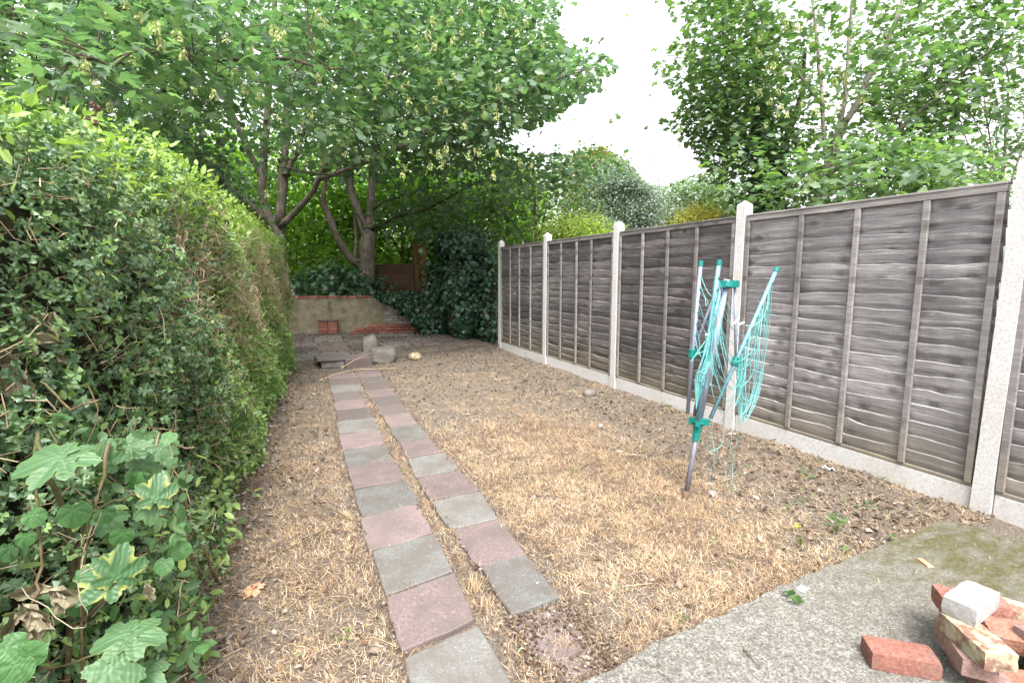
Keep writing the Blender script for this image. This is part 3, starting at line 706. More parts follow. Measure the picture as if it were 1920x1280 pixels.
# small bits on the patio and path
def chip(name, px, py, z, size, ang, m, label, cat, th=.008):
    d = at(px, py, 1)-np.array([0, 0, H]); p = np.array([0, 0, H])+d*((z-H)/d[2])
    mb = MB(); mb.box((-size[0]/2, -size[1]/2, 0), (size[0]/2, size[1]/2, th), bev=.002, jit=.0012); o = mb.build(name, m, None)
    o.location = (p[0], p[1], z); o.rotation_euler = (0, 0, R(ang)); return tag(o, label, cat)
chip('tile_chip', 1735, 1056, .0605, (.075, .03), 62, 'tile_chip', 'flat orange tile chip lying on the mossy concrete', 'tile chip')
chip('stone_flake', 1505, 1104, .0605, (.05, .035), 10, 'shell', 'white flake near the edge of the concrete patio', 'flake', .005)
def shard(px, py, z, s, ang, label):
    d = at(px, py, 1)-np.array([0, 0, H]); p = np.array([0, 0, H])+d*((z-H)/d[2]); o_ = []
    n = 9; V = [(s*math.cos(t)*.5, s*.3*math.sin(t), s*.22*(1-math.cos(t)**2)+.004) for t in np.linspace(0, math.pi, n)] + [(s*math.cos(t)*.42, s*.12*math.sin(t), s*.05) for t in np.linspace(0, math.pi, n)]
    mb = MB(); mb.add(V, [(i, i+1, n+i+1, n+i) for i in range(n-1)]); o = mb.build('shard', 'shell', None, True)
    o.location = (p[0], p[1], z); o.rotation_euler = (0, 0, R(ang)); tag(o, label, 'shard')
    sm = o.modifiers.new('thickness', 'SOLIDIFY'); sm.thickness = .003
shard(1012, 1098, .018, .045, 20, 'curved grey shard lying on the front right grey slab')
shard(944, 986, .018, .04, 70, 'curved grey shard at the corner of the grey and pink slabs')

# stones and slabs at the foot of the terrace
def rock(name, c, size, m, label, cat, seed=0, sub=3, box=0.0):
    import bmesh
    bm = bmesh.new(); bmesh.ops.create_icosphere(bm, subdivisions=sub, radius=1); r = np.random.default_rng(seed); ph = r.random(9)*6
    for v in bm.verts:
        q = v.co.copy(); f = 1+.10*math.sin(q.x*3+ph[0])+.08*math.sin(q.y*4+ph[1])+.07*math.sin(q.z*5+ph[2]+q.x*3)+.03*math.sin(q.x*11+q.y*9+ph[3])
        if box: 
            mx = max(abs(q.x), abs(q.y), abs(q.z)); q = q.lerp(q/mx*.9, box)
        v.co = Vector((q.x*size[0]*f, q.y*size[1]*f, max(-.3, q.z)*size[2]*f))
    me = bpy.data.meshes.new(name); bm.to_mesh(me); bm.free(); me.polygons.foreach_set('use_smooth', [True]*len(me.polygons))
    o = link(name, me, m); o.location = c; return tag(o, label, cat)
rock('concrete_lump', (1.45, 8.75, .07), (.23, .19, .19), 'rubble', 'big pale lump of concrete at the right of the loose slabs', 'rubble', 3, 3, .85)
rock('concrete_chunk', (1.28, 9.00, .16), (.12, .14, .30), 'rubble', 'upright white topped chunk leaning behind the concrete lump', 'rubble', 5, 3, .8)
rock('yellow_stone', (2.03, 8.80, .03), (.13, .10, .09), 'brick_yellow', 'small ochre stone in the soil right of the concrete lump', 'stone', 8, 2, .3)
rock('dark_stone', (1.12, 8.72, .07), (.12, .10, .13), 'slab_old', 'dark stone wedged behind the right loose slab', 'stone', 9, 2, .4)
rock('fence_stone', (3.35, 5.25, .02), (.09, .07, .05), 'rubble', 'pale stone on the soil by the foot of the fence', 'stone', 11, 2, .4)
rock('lawn_stone', (2.72, 4.05, .01), (.035, .03, .03), 'rubble', 'small round stone on the dry lawn short of the fence', 'stone', 12, 2, .2)
def loose_slab(x, y, z, w, d, t, rz, m, label, tilt=(0, 0)):
    b = MB(); b.box((-w/2, -d/2, -t/2), (w/2, d/2, t/2), bev=.008, jit=.004); o = b.build('loose_slab', m); o.location = (x, y, z); o.rotation_euler = (tilt[0], tilt[1], R(rz)); tag(o, label, 'paving slab')
loose_slab(.62, 8.62, .15, .48, .40, .05, 4, 'slab_old', 'thin loose slab propped on rubble near the hedge end', (.02, .03))
loose_slab(.66, 8.62, .06, .38, .34, .11, -3, 'rubble', 'rubble block carrying the thin loose slab')
loose_slab(1.0, 8.56, .08, .42, .36, .15, 6, 'slab_pink', 'thick pinkish slab block at the head of the path', (.03, 0))

# ================================================================ FOLIAGE CORE HELPERS
def blobcore(name, parts, m, parent, seed=0):
    """lumpy closed core, its dark colour standing in for the shade inside the foliage"""
    import bmesh
    r = np.random.default_rng(seed); bm = bmesh.new()
    for (c, s) in parts:
        q = bmesh.ops.create_icosphere(bm, subdivisions=3, radius=1); ph = r.random(3)*6
        for v in q['verts']:
            f = 1+.12*math.sin(v.co.x*5+ph[0])+.12*math.sin(v.co.y*6+ph[1])+.1*math.sin(v.co.z*7+ph[2])
            v.co = Vector((c[0]+v.co.x*s[0]*f, c[1]+v.co.y*s[1]*f, c[2]+v.co.z*s[2]*f))
    me = bpy.data.meshes.new(name); bm.to_mesh(me); bm.free(); return link(name, me, m, parent)

# ================================================================ TREES
SKY = [(1085, -60), (1045, 40), (1060, 85), (1150, 105), (1160, 135), (1075, 195), (1040, 225), (955, 250), (975, 285), (1060, 290), (1130, 275), (1180, 305), (1215, 345), (1250, 350), (1330, 320), (1300, 275), (1240, 240), (1290, 190), (1230, 125), (1285, 70), (1255, 0), (1262, -60), (1290, -700), (1130, -700)]
def in_sky(p):
    px, py, d = proj(p); return (d > 0) & inpoly(px, py, SKY)
def grow(parent, limbs, clusters, bmat, lmat, tmpl, nper, lsize, spread, tone_fn=None, parts=0, twig_r=.012, flat=.75, droop=.35, leafpart='leaf', branch_mat=None, keep=None):
    LP = np.vstack([l for l in limbs]); br = MB()
    P = []; Y = []; Z = []; S = []; T = []
    clusters = np.array(clusters); clusters = clusters[np.argsort([np.linalg.norm(LP-c, axis=1).min() for c in clusters])]; Rr = np.full(len(LP), .03)
    for c in clusters:
        c = np.array(c); d = np.linalg.norm(LP-c, axis=1) + np.maximum(0, LP[:, 2]-c[2]+.3)*1.5; ib = np.argmin(d); b = LP[ib]
        v = c-b; ln = np.linalg.norm(v)+1e-6
        mid = b+v*.5+np.array([0, 0, .10*ln])+rng.normal(0, .04*ln, 3)
        pts = resample([b, mid, c, c+v/ln*spread*.7+np.array([0, 0, -.08])], 7)
        r0 = min(.026, twig_r*(.7+ln*.35), Rr[ib]); br.tube(pts, list(np.linspace(r0, .003, 7)), 4, cap=False)
        LP = np.vstack([LP, pts[2:6]]); Rr = np.append(Rr, [r0*.75]*4)
        n = max(3, int(nper*rng.uniform(.6, 1.35)))
        u = rng.random(n); base = c + rng.normal(0, 1, (n, 3))*np.array([spread, spread, spread*.55])
        out = base-c; out += (v/ln)*spread*.5; out /= (np.linalg.norm(out, axis=1, keepdims=True)+1e-6)
        yv = out*.9+unit(n)*.5; yv[:, 2] -= droop
        zz = np.tile([0, 0, 1.], (n, 1))*flat+unit(n)*(1-flat)*1.6+out*.25
        P.append(base); Y.append(yv); Z.append(zz); S.append(rng.uniform(.6, 1.15, n)*lsize)
        tc = rng.uniform(-.18, .18); T.append(np.clip(rng.beta(2.2, 2.2, n)*.8+.1+tc, 0, 1))
    P = np.vstack(P); Y = np.vstack(Y); Z = np.vstack(Z); S = np.concatenate(S); T = np.concatenate(T)
    if keep is not None:
        k = keep(P); P, Y, Z, S, T = P[k], Y[k], Z[k], S[k], T[k]
    Rm = basis_from(Y, Z)
    br.build('branches', branch_mat or bmat, parent, True, 'stuff')
    if parts: leaves_split('foliage', tmpl, P, Rm, S, T, lmat, parent, parts, leafpart)
    else: scatter('foliage', tmpl, P, Rm, S, T, lmat, parent)
    return len(P)
def limb(parent, name, pts, r0, r1, m='bark', n=14, sides=9):
    q = resample(pts, n, .012); rr = np.linspace(r0, r1, n)*(1+rng.normal(0, .04, n)); rr[0] = r0*1.08
    MB().tube(q, list(rr), sides).build(name, m, parent, True); return q
def ell(n, c, s, shell=.45):
    u = unit(n); r = rng.uniform(shell, 1, n)**.6; return np.array(c)+u*r[:, None]*np.array(s)
LEAVES = 0
# --- big sycamore, left, trunk behind the hedge end
A = lambda x, y, D: at(x, y, D)
b0 = A(521, 600, 13.2); b0[2] = 0
t1 = thing('sycamore_tree', 'large multi stemmed sycamore whose leafy crown with hanging seeds fills the upper left', 'tree', tuple(b0))
trunk = limb(t1, 'trunk', [b0-np.array([0, 0, .2]), A(520, 500, 13.2), A(521, 440, 13.2), A(524, 405, 13.1)], .24, .15)
L1 = []
L1.append(limb(t1, 'limb', [A(521, 440, 13.2), A(500, 400, 13.0), A(492, 340, 12.8), A(497, 270, 12.5), A(503, 180, 12.2), A(512, 60, 12), A(520, -120, 12)], .13, .05))
L1.append(limb(t1, 'limb', [A(523, 420, 13.1), A(530, 350, 13), A(533, 290, 12.9), A(541, 200, 12.8), A(541, 100, 12.6), A(530, -60, 12.4), A(520, -200, 12.4)], .13, .045))
L1.append(limb(t1, 'limb', [A(524, 425, 13.1), A(560, 395, 12.8), A(590, 350, 12.3), A(612, 305, 11.8), A(650, 250, 11), A(720, 170, 10.3), A(820, 60, 9.8)], .09, .02))
L1.append(limb(t1, 'limb', [A(515, 430, 13.2), A(440, 360, 12.4), A(370, 290, 11.4), A(320, 235, 10.5), A(288, 180, 9.8), A(262, 100, 9), A(230, 10, 8.2), A(180, -120, 7.4)], .12, .05))
L1.append(limb(t1, 'limb', [A(490, 330, 12.8), A(468, 285, 12.6), A(440, 220, 12.2), A(380, 100, 11.6), A(330, -60, 11)], .09, .03))
L1.append(limb(t1, 'limb', [A(541, 200, 12.8), A(600, 120, 12.4), A(700, 20, 12), A(820, -120, 11.6)], .09, .03))
L1.append(limb(t1, 'limb', [A(533, 330, 12.9), A(555, 290, 12.7), A(570, 240, 12.5), A(590, 150, 12)], .08, .03))
L1.append(limb(t1, 'limb', [A(600, 335, 12.0), A(700, 300, 10.4), A(820, 240, 9.2), A(930, 190, 8.4), A(1060, 145, 7.9), A(1120, 125, 7.7)], .055, .012))
L1.append(limb(t1, 'limb', [A(262, 100, 9), A(150, 60, 7), A(60, 90, 5.4), A(150, 105, 4.4), A(210, 130, 4.1)], .06, .014, 'bark_dark'))
L1.append(limb(t1, 'limb', [A(230, 10, 8.2), A(60, -40, 5.8), A(20, 30, 5.2), A(100, 115, 5.0)], .05, .018, 'bark_dark'))
L1.append(limb(t1, 'limb', [A(180, -120, 7.4), A(300, -80, 5.8), A(330, 40, 4.9), A(360, 120, 4.8)], .05, .010, 'bark_dark'))
L1.append(limb(t1, 'limb', [A(288, 180, 9.8), A(400, 120, 8), A(520, 110, 6.6), A(620, 130, 5.9)], .05, .010, 'bark_dark'))
# crown clusters sampled in the world, shaped by the outline seen
cl = []
def fill(n, c, s, ok):
    P = ell(n, c, s); px, py, d = proj(P); k = ok(px, py, d, P); return list(P[k])
nohit = lambda px, py, d, P: (~inpoly(px, py, SKY)) & (P[:, 2] > 2.1) & (d > 3.0)
# main crown round the trunk
OK1 = lambda px, py, d, P: nohit(px, py, d, P) & ((py < 300+.0*px) | ((px < 480) & (py < 420))) & ((px < 460) | (px > 620) | (py < 165) | (rng.random(len(px)) < .13) | (d > 13.6)) 
cl += fill(560, (0, 12.5, 6.2), (5.0, 4.5, 3.2), OK1)
cl += fill(420, (-3.2, 9.5, 4.6), (3.0, 3.6, 2.3), OK1)
cl += fill(320, (3.2, 10.5, 5.2), (3.0, 2.6, 2.4), OK1)
cl += fill(150, (4.4, 9.6, 4.3), (2.0, 1.8, 1.3), lambda px, py, d, P: nohit(px, py, d, P) & (py < 330))
# overhanging sprays near the camera, top left
for (x, y, D, rx, ry, n) in ((70, 100, 4.0, 120, 45, 8), (190, 75, 4.4, 120, 40, 8), (330, 90, 4.6, 110, 60, 8), (40, 170, 4.0, 70, 20, 4), (100, 20, 5.0, 150, 30, 9), (300, 10, 5.0, 140, 40, 10), (460, 40, 5.6, 120, 60, 10), (430, 150, 5.6, 90, 50, 9), (560, 60, 6.4, 110, 70, 12), (600, 190, 6.8, 80, 60, 9), (700, 60, 7.2, 110, 80, 16), (760, 190, 7.6, 110, 70, 18), (300, 165, 5.6, 110, 30, 8), (880, 100, 7.8, 120, 80, 20), (900, 220, 8.0, 120, 50, 18), (1010, 120, 7.8, 60, 40, 7), (1075, 140, 7.7, 40, 22, 6), (1115, 122, 7.7, 22, 9, 3), (980, 30, 8.4, 60, 40, 9)):
    for k in range(n):
        p = at(x+rng.uniform(-rx, rx), y+rng.uniform(-ry, ry), D+rng.normal(0, .35)); px, py, d = proj(p)
        if not inpoly(np.array([px+15]), np.array([py]), SKY)[0]: cl.append(p)
cl = np.array(cl); d_ = proj(cl)[2]
nc = cl[d_ < 6.2]; fc = cl[d_ >= 6.2]
keepsky = lambda P: ~(in_sky(P+np.array([.06, 0, 0])) & (rng.random(len(P)) < .93))
px_, py_, dd_ = proj(fc)
LEAVES += grow(t1, L1, fc, 'bark_dark', 'syc', T_SYC2, 26, .125, .33, parts=0, keep=keepsky)
near_ = thing_n = grow  # alias
n_before = len(col.objects)
Pn = nc
LEAVES += grow(t1, L1, Pn, 'bark_dark', 'syc', T_SYC, 15, .135, .24, parts=300, keep=keepsky, flat=.8)
# hanging samara bunches
def samara_mesh(seed):
    r = np.random.default_rng(seed); mb = MB()
    mb.tube([(0, 0, 0), (.004, 0, -.05), (0, .003, -.11)], .0014, 3, tone=.3)
    for k in range(15):
        z = -.02-.09*r.random(); a_ = r.random()*6.28; c_ = np.array([math.cos(a_)*.02, math.sin(a_)*.02, z])
        mb.tube([(0, 0, z+.012), c_], .0012, 3, tone=.3, cap=False)
        for sgn in (-1, 1):
            a2 = a_+sgn*.55; yv = np.array([[math.cos(a2)*.6, math.sin(a2)*.6, -1.]]); Rm = basis_from(yv, unit(1))[0]
            V = T_QUAD[0]*np.array([.55, 1, 1])*.042; mb.add((Rm @ V.T).T+c_, T_QUAD[1], .3+.7*r.random())
    me = mb.mesh('seed_cluster'); me.materials.append(M['seed']); return me
SM = [samara_mesh(i) for i in range(4)]
def seeds(parent, spots):
    inv = Matrix.Translation(-parent.location)
    for p, s in spots:
        o = bpy.data.objects.new('seed_cluster', SM[rng.integers(4)]); col.objects.link(o); o.parent = parent; o.matrix_parent_inverse = inv
        o.location = tuple(p); s *= .82; o.scale = (s, s, s); o.rotation_euler = (rng.normal(0, .15), rng.normal(0, .15), rng.random()*6.28)
sp = []
for (x, y, D, s) in ((160, 115, 3.8, 1.3), (175, 150, 3.8, 1.0), (290, 40, 4.0, 1.2), (330, 60, 4.1, 1.2), (300, 75, 4.1, 1.1), (345, 95, 4.1, 1.0), (262, 25, 4.1, 1.0), (530, 55, 4.6, 1.5), (515, 50, 4.7, 1.2), (395, 170, 4.4, 1.1), (440, 130, 4.8, 1.0), (462, 160, 4.8, 1.2), (480, 180, 4.8, .8), (362, 165, 4.5, .8), (250, 110, 4.3, .9), (205, 195, 4.3, .9), (60, 25, 4.4, 1.1), (30, 50, 4.4, .9), (500, 360, 5.4, 1.0), (340, 100, 4.5, .8), (310, 125, 4.5, .7), (520, 220, 5.6, .8), (800, 60, 6.0, 1.3), (815, 85, 6.1, 1.2), (825, 285, 6.8, 1.4), (600, 20, 5.2, 1.1), (610, 40, 5.2, 1), (200, 20, 4.2, .9), (232, 5, 4.2, .9), (420, 70, 4.8, .9), (470, 90, 5, .9)):
    sp.append((at(x, y-8, D), s))
for k in range(110):
    x, y = rng.uniform(560, 1020), rng.uniform(10, 320)
    if inpoly(np.array([x+20]), np.array([y]), SKY)[0]: continue
    sp.append((at(x, y, rng.uniform(6.2, 8.2)), rng.uniform(.7, 1.3)))
seeds(t1, sp)

# --- second sycamore behind the wall
b0 = A(690, 560, 14.3); b0[2] = 0
t2 = thing('sycamore_tree', 'smaller sycamore forking low behind the brick wall, right of the big one', 'tree', tuple(b0))
limb(t2, 'trunk', [b0-np.array([0, 0, .1]), A(688, 510, 14.3), A(690, 455, 14.2), A(692, 430, 14.2)], .24, .18)
L2 = []
L2.append(limb(t2, 'limb', [A(690, 450, 14.2), A(693, 400, 14.2), A(697, 345, 14.1), A(702, 280, 14), A(706, 190, 13.8), A(705, 80, 13.6)], .13, .04))
L2.append(limb(t2, 'limb', [A(688, 445, 14.2), A(672, 395, 14.1), A(655, 350, 14), A(645, 300, 13.8), A(628, 200, 13.6)], .13, .05))
L2.append(limb(t2, 'limb', [A(684, 505, 14.3), A(655, 480, 14.1), A(632, 445, 13.8), A(617, 405, 13.6), A(605, 370, 13.4), A(612, 320, 13.2), A(600, 250, 13)], .12, .04))
L2.append(limb(t2, 'limb', [A(697, 430, 14.2), A(740, 408, 13.2), A(790, 395, 12.4), A(855, 362, 11.6), A(900, 340, 11)], .05, .012, 'bark_dark'))
L2.append(limb(t2, 'limb', [A(698, 395, 14.2), A(720, 378, 13.8), A(760, 365, 13.2), A(820, 350, 12.6)], .035, .012, 'bark_dark'))
L2.append(limb(t2, 'limb', [A(690, 450, 14.2), A(677, 415, 13.9), A(664, 398, 13.7)], .02, .012, 'bark_dark'))
L2.append(limb(t2, 'limb', [A(664, 500, 14.4), A(668, 440, 14.4), A(662, 350, 14.4), A(665, 250, 14.2)], .06, .03))
L2.append(limb(t2, 'limb', [A(520, 312, 11.6), A(570, 322, 11.4), A(620, 328, 11.2), A(675, 330, 11)], .022, .012, 'bark_dark'))
cl = fill(300, (4.2, 13.2, 5.2), (3.6, 2.8, 3.0), lambda px, py, d, P: nohit(px, py, d, P) & ((py < 330) | ((px > 760) & (py < 440) & (rng.random(len(px)) < .6)) | (d > 14.8)))
cl += fill(260, (2.2, 14.6, 5.4), (3.2, 2.2, 2.6), lambda px, py, d, P: nohit(px, py, d, P) & ((py < 330) | (d > 15.2)))
cl += fill(60, (3.6, 12.6, 3.0), (1.7, 1.3, .8), lambda px, py, d, P: nohit(px, py, d, P) & (px > 730) & (py < 445) & (P[:, 2] > 2.2))
LEAVES += grow(t2, L2, cl, 'bark_dark', 'syc', T_SYC2, 22, .13, .36, keep=keepsky)

# --- the wood behind: trees one can tell apart only as bright masses
def bushtree(name, label, cat, base, crown, nclu, lmat, tmpl, nper, lsize, spread, bmat='bark', trunk_r=.12, ok=None, group=None, nlimb=5, keep=keepsky, **kw):
    t = thing(name, label, cat, tuple(base), group); base = np.array(base, float); c = np.array(crown[0]); s = np.array(crown[1])
    top = c+np.array([0, 0, s[2]*.3])
    Ls = [limb(t, 'trunk', [base-np.array([0, 0, .1]), base*.5+c*.5+rng.normal(0, .08, 3), top], trunk_r, trunk_r*.3, bmat)]
    for k in range(nlimb):
        u = unit(1)[0]; u[2] = abs(u[2])*.6+.1; st = Ls[0][rng.integers(4, 9)]
        Ls.append(limb(t, 'limb', [st, st+(c+u*s*.5-st)*.5+np.array([0, 0, .1]), c+u*s*.8], trunk_r*.45, trunk_r*.12, bmat, 9, 6))
    P = ell(nclu, c, s, .3)
    if ok is not None:
        px, py, d = proj(P); P = P[ok(px, py, d, P)]
    global LEAVES
    LEAVES += grow(t, Ls, P, bmat, lmat, tmpl, nper, lsize, spread, keep=keep, **kw); return t, Ls
bk = 'trees of the bright wood behind the wall'
skyok = lambda px, py, d, P: ~inpoly(px, py, SKY) & (P[:, 2] > .3)
for (x, y, D, sx, sz, lab) in ((-5.5, 16, 0, 3, 3.4, 'leafy tree in the wood behind the far end of the hedge, leftmost of the row'), (-2.2, 18.5, 0, 2.6, 3.4, 'bright green tree behind the big sycamore trunk'), (1.0, 18.5, 0, 2.4, 3.2, 'bright green tree seen between the two sycamore trunks'), (3.8, 18.0, 0, 2.4, 3.0, 'bright green tree right of the second sycamore, behind the brown panel'), (6.4, 17.0, 0, 2.3, 2.5, 'bright green tree behind the ivy corner')):
    bushtree('woodland_tree', lab, 'tree', (x, y, 0), ((x, y, 2.9), (sx, 1.7, sz)), 330, 'syc_back', T_SYC2, 26, .16, .40, ok=skyok, group=bk)
for (x, y, sx, lab) in ((-9, 23, 4.2, 'pale green tree deep in the wood, leftmost'), (-2.5, 25, 4.4, 'pale green tree deep in the wood behind the big sycamore'), (4, 25, 4.2, 'pale green tree deep in the wood behind the second sycamore'), (9.5, 24, 3.6, 'pale green tree deep in the wood beyond the ivy corner')):
    bushtree('woodland_tree', lab, 'tree', (x, y, 0), ((x, y, 3.9), (sx, 2, 3.9)), 330, 'syc_back', T_QUAD, 42, .26, .55, ok=skyok, group=bk)
# low growth behind the wall between trunk bases
bushtree('elder_bush', 'mid green bush filling the gap under the sycamores behind the wall', 'bush', (.4, 16.2, 0), ((.6, 16.2, 1.3), (3.2, .9, 1.3)), 260, 'syc_back', T_SYC2, 20, .13, .3, ok=skyok, nlimb=7, trunk_r=.05)
bushtree('hazel_bush', 'dark bush between wood and hedge end, left of the sycamore trunk', 'bush', (-2.6, 13.6, 0), ((-2.4, 13.6, 2.2), (2.2, .9, 2.2)), 260, 'syc', T_SYC2, 24, .13, .3, ok=skyok, nlimb=6, trunk_r=.05)
bushtree('sucker_shrub', 'dark leafy suckers spilling over the top of the garden wall', 'shrub', (1.45, 13.9, 0), ((1.15, 13.65, 1.28), (1.3, .55, .42)), 75, 'shrub', T_SYC2, 15, .125, .17, ok=skyok, nlimb=6, trunk_r=.04, droop=.7)
# --- ivy mass in the corner
iv = thing('ivy_mass', 'dark mass of ivy smothering the corner between back wall and fence', 'ivy', (3.9, 11.6, 0))
blobcore('shade_core', [((3.72, 11.35, 1.05), (.36, .75, 1.12)), ((3.85, 12.2, .95), (.5, .5, 1.2)), ((3.4, 12.0, .45), (.55, .3, .42)), ((3.05, 12.25, .72), (.5, .14, .22)), ((2.5, 12.42, .93), (.35, .10, .06)), ((3.95, 10.4, .9), (.12, .6, 1.0))], 'undergrowth', iv, 4)
P = []; Nn = []
for (c, s, n) in (((3.72, 11.35, 1.05), (.5, .9, 1.28), 5200), ((3.85, 12.2, .95), (.7, .6, 1.4), 2600), ((3.4, 12.0, .45), (.7, .42, .55), 1900), ((3.05, 12.25, .72), (.65, .22, .32), 1300), ((2.45, 12.45, .93), (.45, .16, .14), 520), ((3.93, 10.4, .95), (.2, .7, 1.12), 1500), ((3.75, 11.5, 2.1), (.5, .8, .35), 1500)):
    u = unit(n); rr = rng.uniform(.86, 1.12, n)[:, None]; f = (1+.16*np.sin(u[:, 0]*7+u[:, 2]*5)+.12*np.sin(u[:, 1]*9+u[:, 2]*11))[:, None]
    P.append(np.array(c)+u*np.array(s)*rr*f); Nn.append(u)
P = np.vstack(P); Nn = np.vstack(Nn); k = P[:, 2] > .03; P, Nn = P[k], Nn[k]; n = len(P)
yv = unit(n)*.6+np.array([0, 0, -.8])+Nn*.3
leaves_split('foliage', T_IVY, P, basis_from(yv, Nn+unit(n)*.55), rng.uniform(.05, .10, n), np.clip(rng.beta(2, 2.5, n), 0, 1), 'ivy', iv, 60)

# --- beyond the fence, middle distance
CR = lambda x, y, D: tuple(at(x, y, D))
CB = lambda x, D: (*at(x, 500, D)[:2], 0)
bushtree('silver_tree', 'silvery grey green tree beyond the fence, above the second post from the left', 'tree', CB(1175, 14), (CR(1170, 395, 14), (1.05, 1.0, 1.45)), 300, 'silver', T_QUAD, 70, .085, .22, 'bark_dark', .07)
bushtree('ochre_tree', 'tree with yellowing leaves behind the silvery tree', 'tree', CB(1120, 18), (CR(1125, 350, 18), (1.5, 1.3, 1.7)), 220, 'ochre', T_SYC2, 26, .15, .3, 'bark', .1)
bushtree('round_tree', 'airy round headed tree beyond the fence between silver tree and tall maple', 'tree', CB(1300, 19), (CR(1300, 392, 19), (1.6, 1.4, 1.5)), 220, 'farleaf', T_QUAD, 60, .14, .34, 'bark_dark', .09)
bushtree('dark_garden_tree', 'blue green tree low behind the fence left of the tall maple', 'tree', CB(1370, 18), (CR(1365, 415, 18), (1.1, 1.2, 1.0)), 150, 'farleaf', T_QUAD, 60, .14, .32, 'bark_dark', .08)
bushtree('yellow_shrub', 'golden yellow shrub just showing over the fence', 'shrub', CB(1320, 10.5), (CR(1320, 432, 10.5), (.75, .5, .50)), 140, 'yellow', T_QUAD, 60, .07, .16, 'bark_dark', .03, nlimb=6)
bushtree('lime_shrub', 'lime green shrub showing over the fence between the second and third posts', 'shrub', CB(1080, 11), (CR(1085, 455, 11), (.85, .6, .55)), 180, 'lime', T_QUAD, 60, .08, .17, 'bark_dark', .03, nlimb=6)
bushtree('blue_shrub', 'pale bluish shrub in front of the silvery tree', 'shrub', CB(1140, 11.4), (CR(1135, 448, 11.4), (.45, .5, .5)), 110, 'silver', T_QUAD, 60, .06, .15, 'bark_dark', .03, nlimb=5)
bushtree('corner_tree', 'mid green tree overhanging the far end of the fence', 'tree', (6.6, 13.2, 0), ((6.3, 12.8, 3.0), (1.9, 1.6, 1.5)), 120, 'maple', T_SYC2, 20, .12, .3, 'bark', .09, ok=lambda px, py, d, P: skyok(px, py, d, P) & (px < 1150))

# --- right: tall maple with pale forked trunk, ivy clad neighbour, and a thin one at the edge
b0 = A(1530, 500, 9.2); b0[2] = 0
t3 = thing('maple_tree', 'tall maple with pale forked trunk behind the fence on the right', 'tree', tuple(b0))
limb(t3, 'trunk', [b0, A(1538, 390, 9.2), A(1552, 330, 9.2), A(1566, 280, 9.2)], .13, .085, 'bark_pale')
L3 = [limb(t3, 'limb', q, r0, r1, 'bark_pale') for q, r0, r1 in (
    ([A(1560, 300, 9.2), A(1580, 240, 9.1), A(1612, 185, 9.0), A(1640, 120, 8.8), A(1690, 20, 8.6), A(1720, -120, 8.6)], .07, .025),
    ([A(1563, 300, 9.2), A(1572, 250, 9.2), A(1583, 190, 9.2), A(1590, 100, 9.2), A(1600, -40, 9.2)], .06, .02),
    ([A(1552, 330, 9.2), A(1545, 260, 9.3), A(1540, 170, 9.4), A(1530, 60, 9.4), A(1510, -100, 9.4)], .045, .02),
    ([A(1560, 320, 9.2), A(1620, 300, 9.0), A(1700, 230, 8.7), A(1790, 150, 8.5), A(1870, 80, 8.4)], .05, .015),
    ([A(1545, 350, 9.2), A(1480, 250, 9.6), A(1400, 130, 9.8), A(1330, 60, 9.9)], .045, .012),
    ([A(1545, 200, 9.3), A(1440, 60, 9.5), A(1370, -60, 9.6)], .035, .012))]
okR = lambda px, py, d, P: ~inpoly(px, py, SKY) & (P[:, 2] > 1.9) & (px > 1225) & (d > 4.5) & ~((px > 1525) & (px < 1640) & (py > 150) & (py < 370) & (d < 9.4) & (rng.random(len(px)) < .7))
cl = fill(340, CR(1560, 60, 9.2), (2.9, 2.2, 2.6), okR) + fill(130, CR(1330, 110, 9.6), (1.0, 1.2, 1.9), okR) + fill(110, CR(1560, 350, 9.0), (2.4, 1.6, .7), okR) + fill(110, CR(1780, 120, 8.6), (1.2, 1.2, 1.6), okR) + fill(55, CR(1370, 260, 9.6), (.9, .8, .8), okR)
LEAVES += grow(t3, L3, cl, 'bark_dark', 'maple', T_SYC2, 17, .128, .30, parts=160, keep=keepsky)
seeds(t3, [(at(rng.uniform(1420, 1640), rng.uniform(20, 230), rng.uniform(7.2, 8.4)), rng.uniform(.9, 1.5)) for k in range(40)])
b0 = A(1440, 500, 9.8); b0[2] = 0
t4 = thing('ivy_clad_tree', 'dark ivy clad trunk rising behind the fence beside the concrete post', 'tree', tuple(b0))
tr = limb(t4, 'trunk', [b0, A(1442, 380, 9.8), A(1440, 320, 9.8), A(1425, 200, 9.8), A(1415, 60, 9.9)], .16, .05, 'bark_dark')
L4 = [tr, limb(t4, 'limb', [A(1441, 340, 9.8), A(1470, 270, 9.8), A(1500, 190, 9.8), A(1510, 90, 9.7)], .08, .03, 'bark_dark'), limb(t4, 'limb', [A(1441, 340, 9.8), A(1420, 300, 9.6), A(1405, 250, 9.6)], .035, .015, 'bark')]
n = 6500; tt = rng.random(n)**1.3; idx = (tt*(len(tr)-1)*.75).astype(int); ce = tr[idx]+(tr[np.minimum(idx+1, len(tr)-1)]-tr[idx])*rng.random((n, 1)); u = unit(n); u[:, 2] *= .4
rad = (.50-.38*tt)*rng.uniform(.55, 1.1, n); P = ce+u*rad[:, None]; P = P[P[:, 2] > .3]; n = len(P); u = u[:n]
scatter('ivy', T_IVY, P, basis_from(unit(n)*.5+np.array([0, 0, -.9]), u+unit(n)*.5), rng.uniform(.05, .1, n), rng.beta(2, 3, n), 'ivy', t4)
cl = fill(150, CR(1400, 200, 10), (1.2, 1.2, 1.7), okR)
LEAVES += grow(t4, L4, cl, 'bark_dark', 'maple', T_SYC2, 16, .125, .28, keep=keepsky)
b0 = A(1885, 500, 8.6); b0[2] = 0
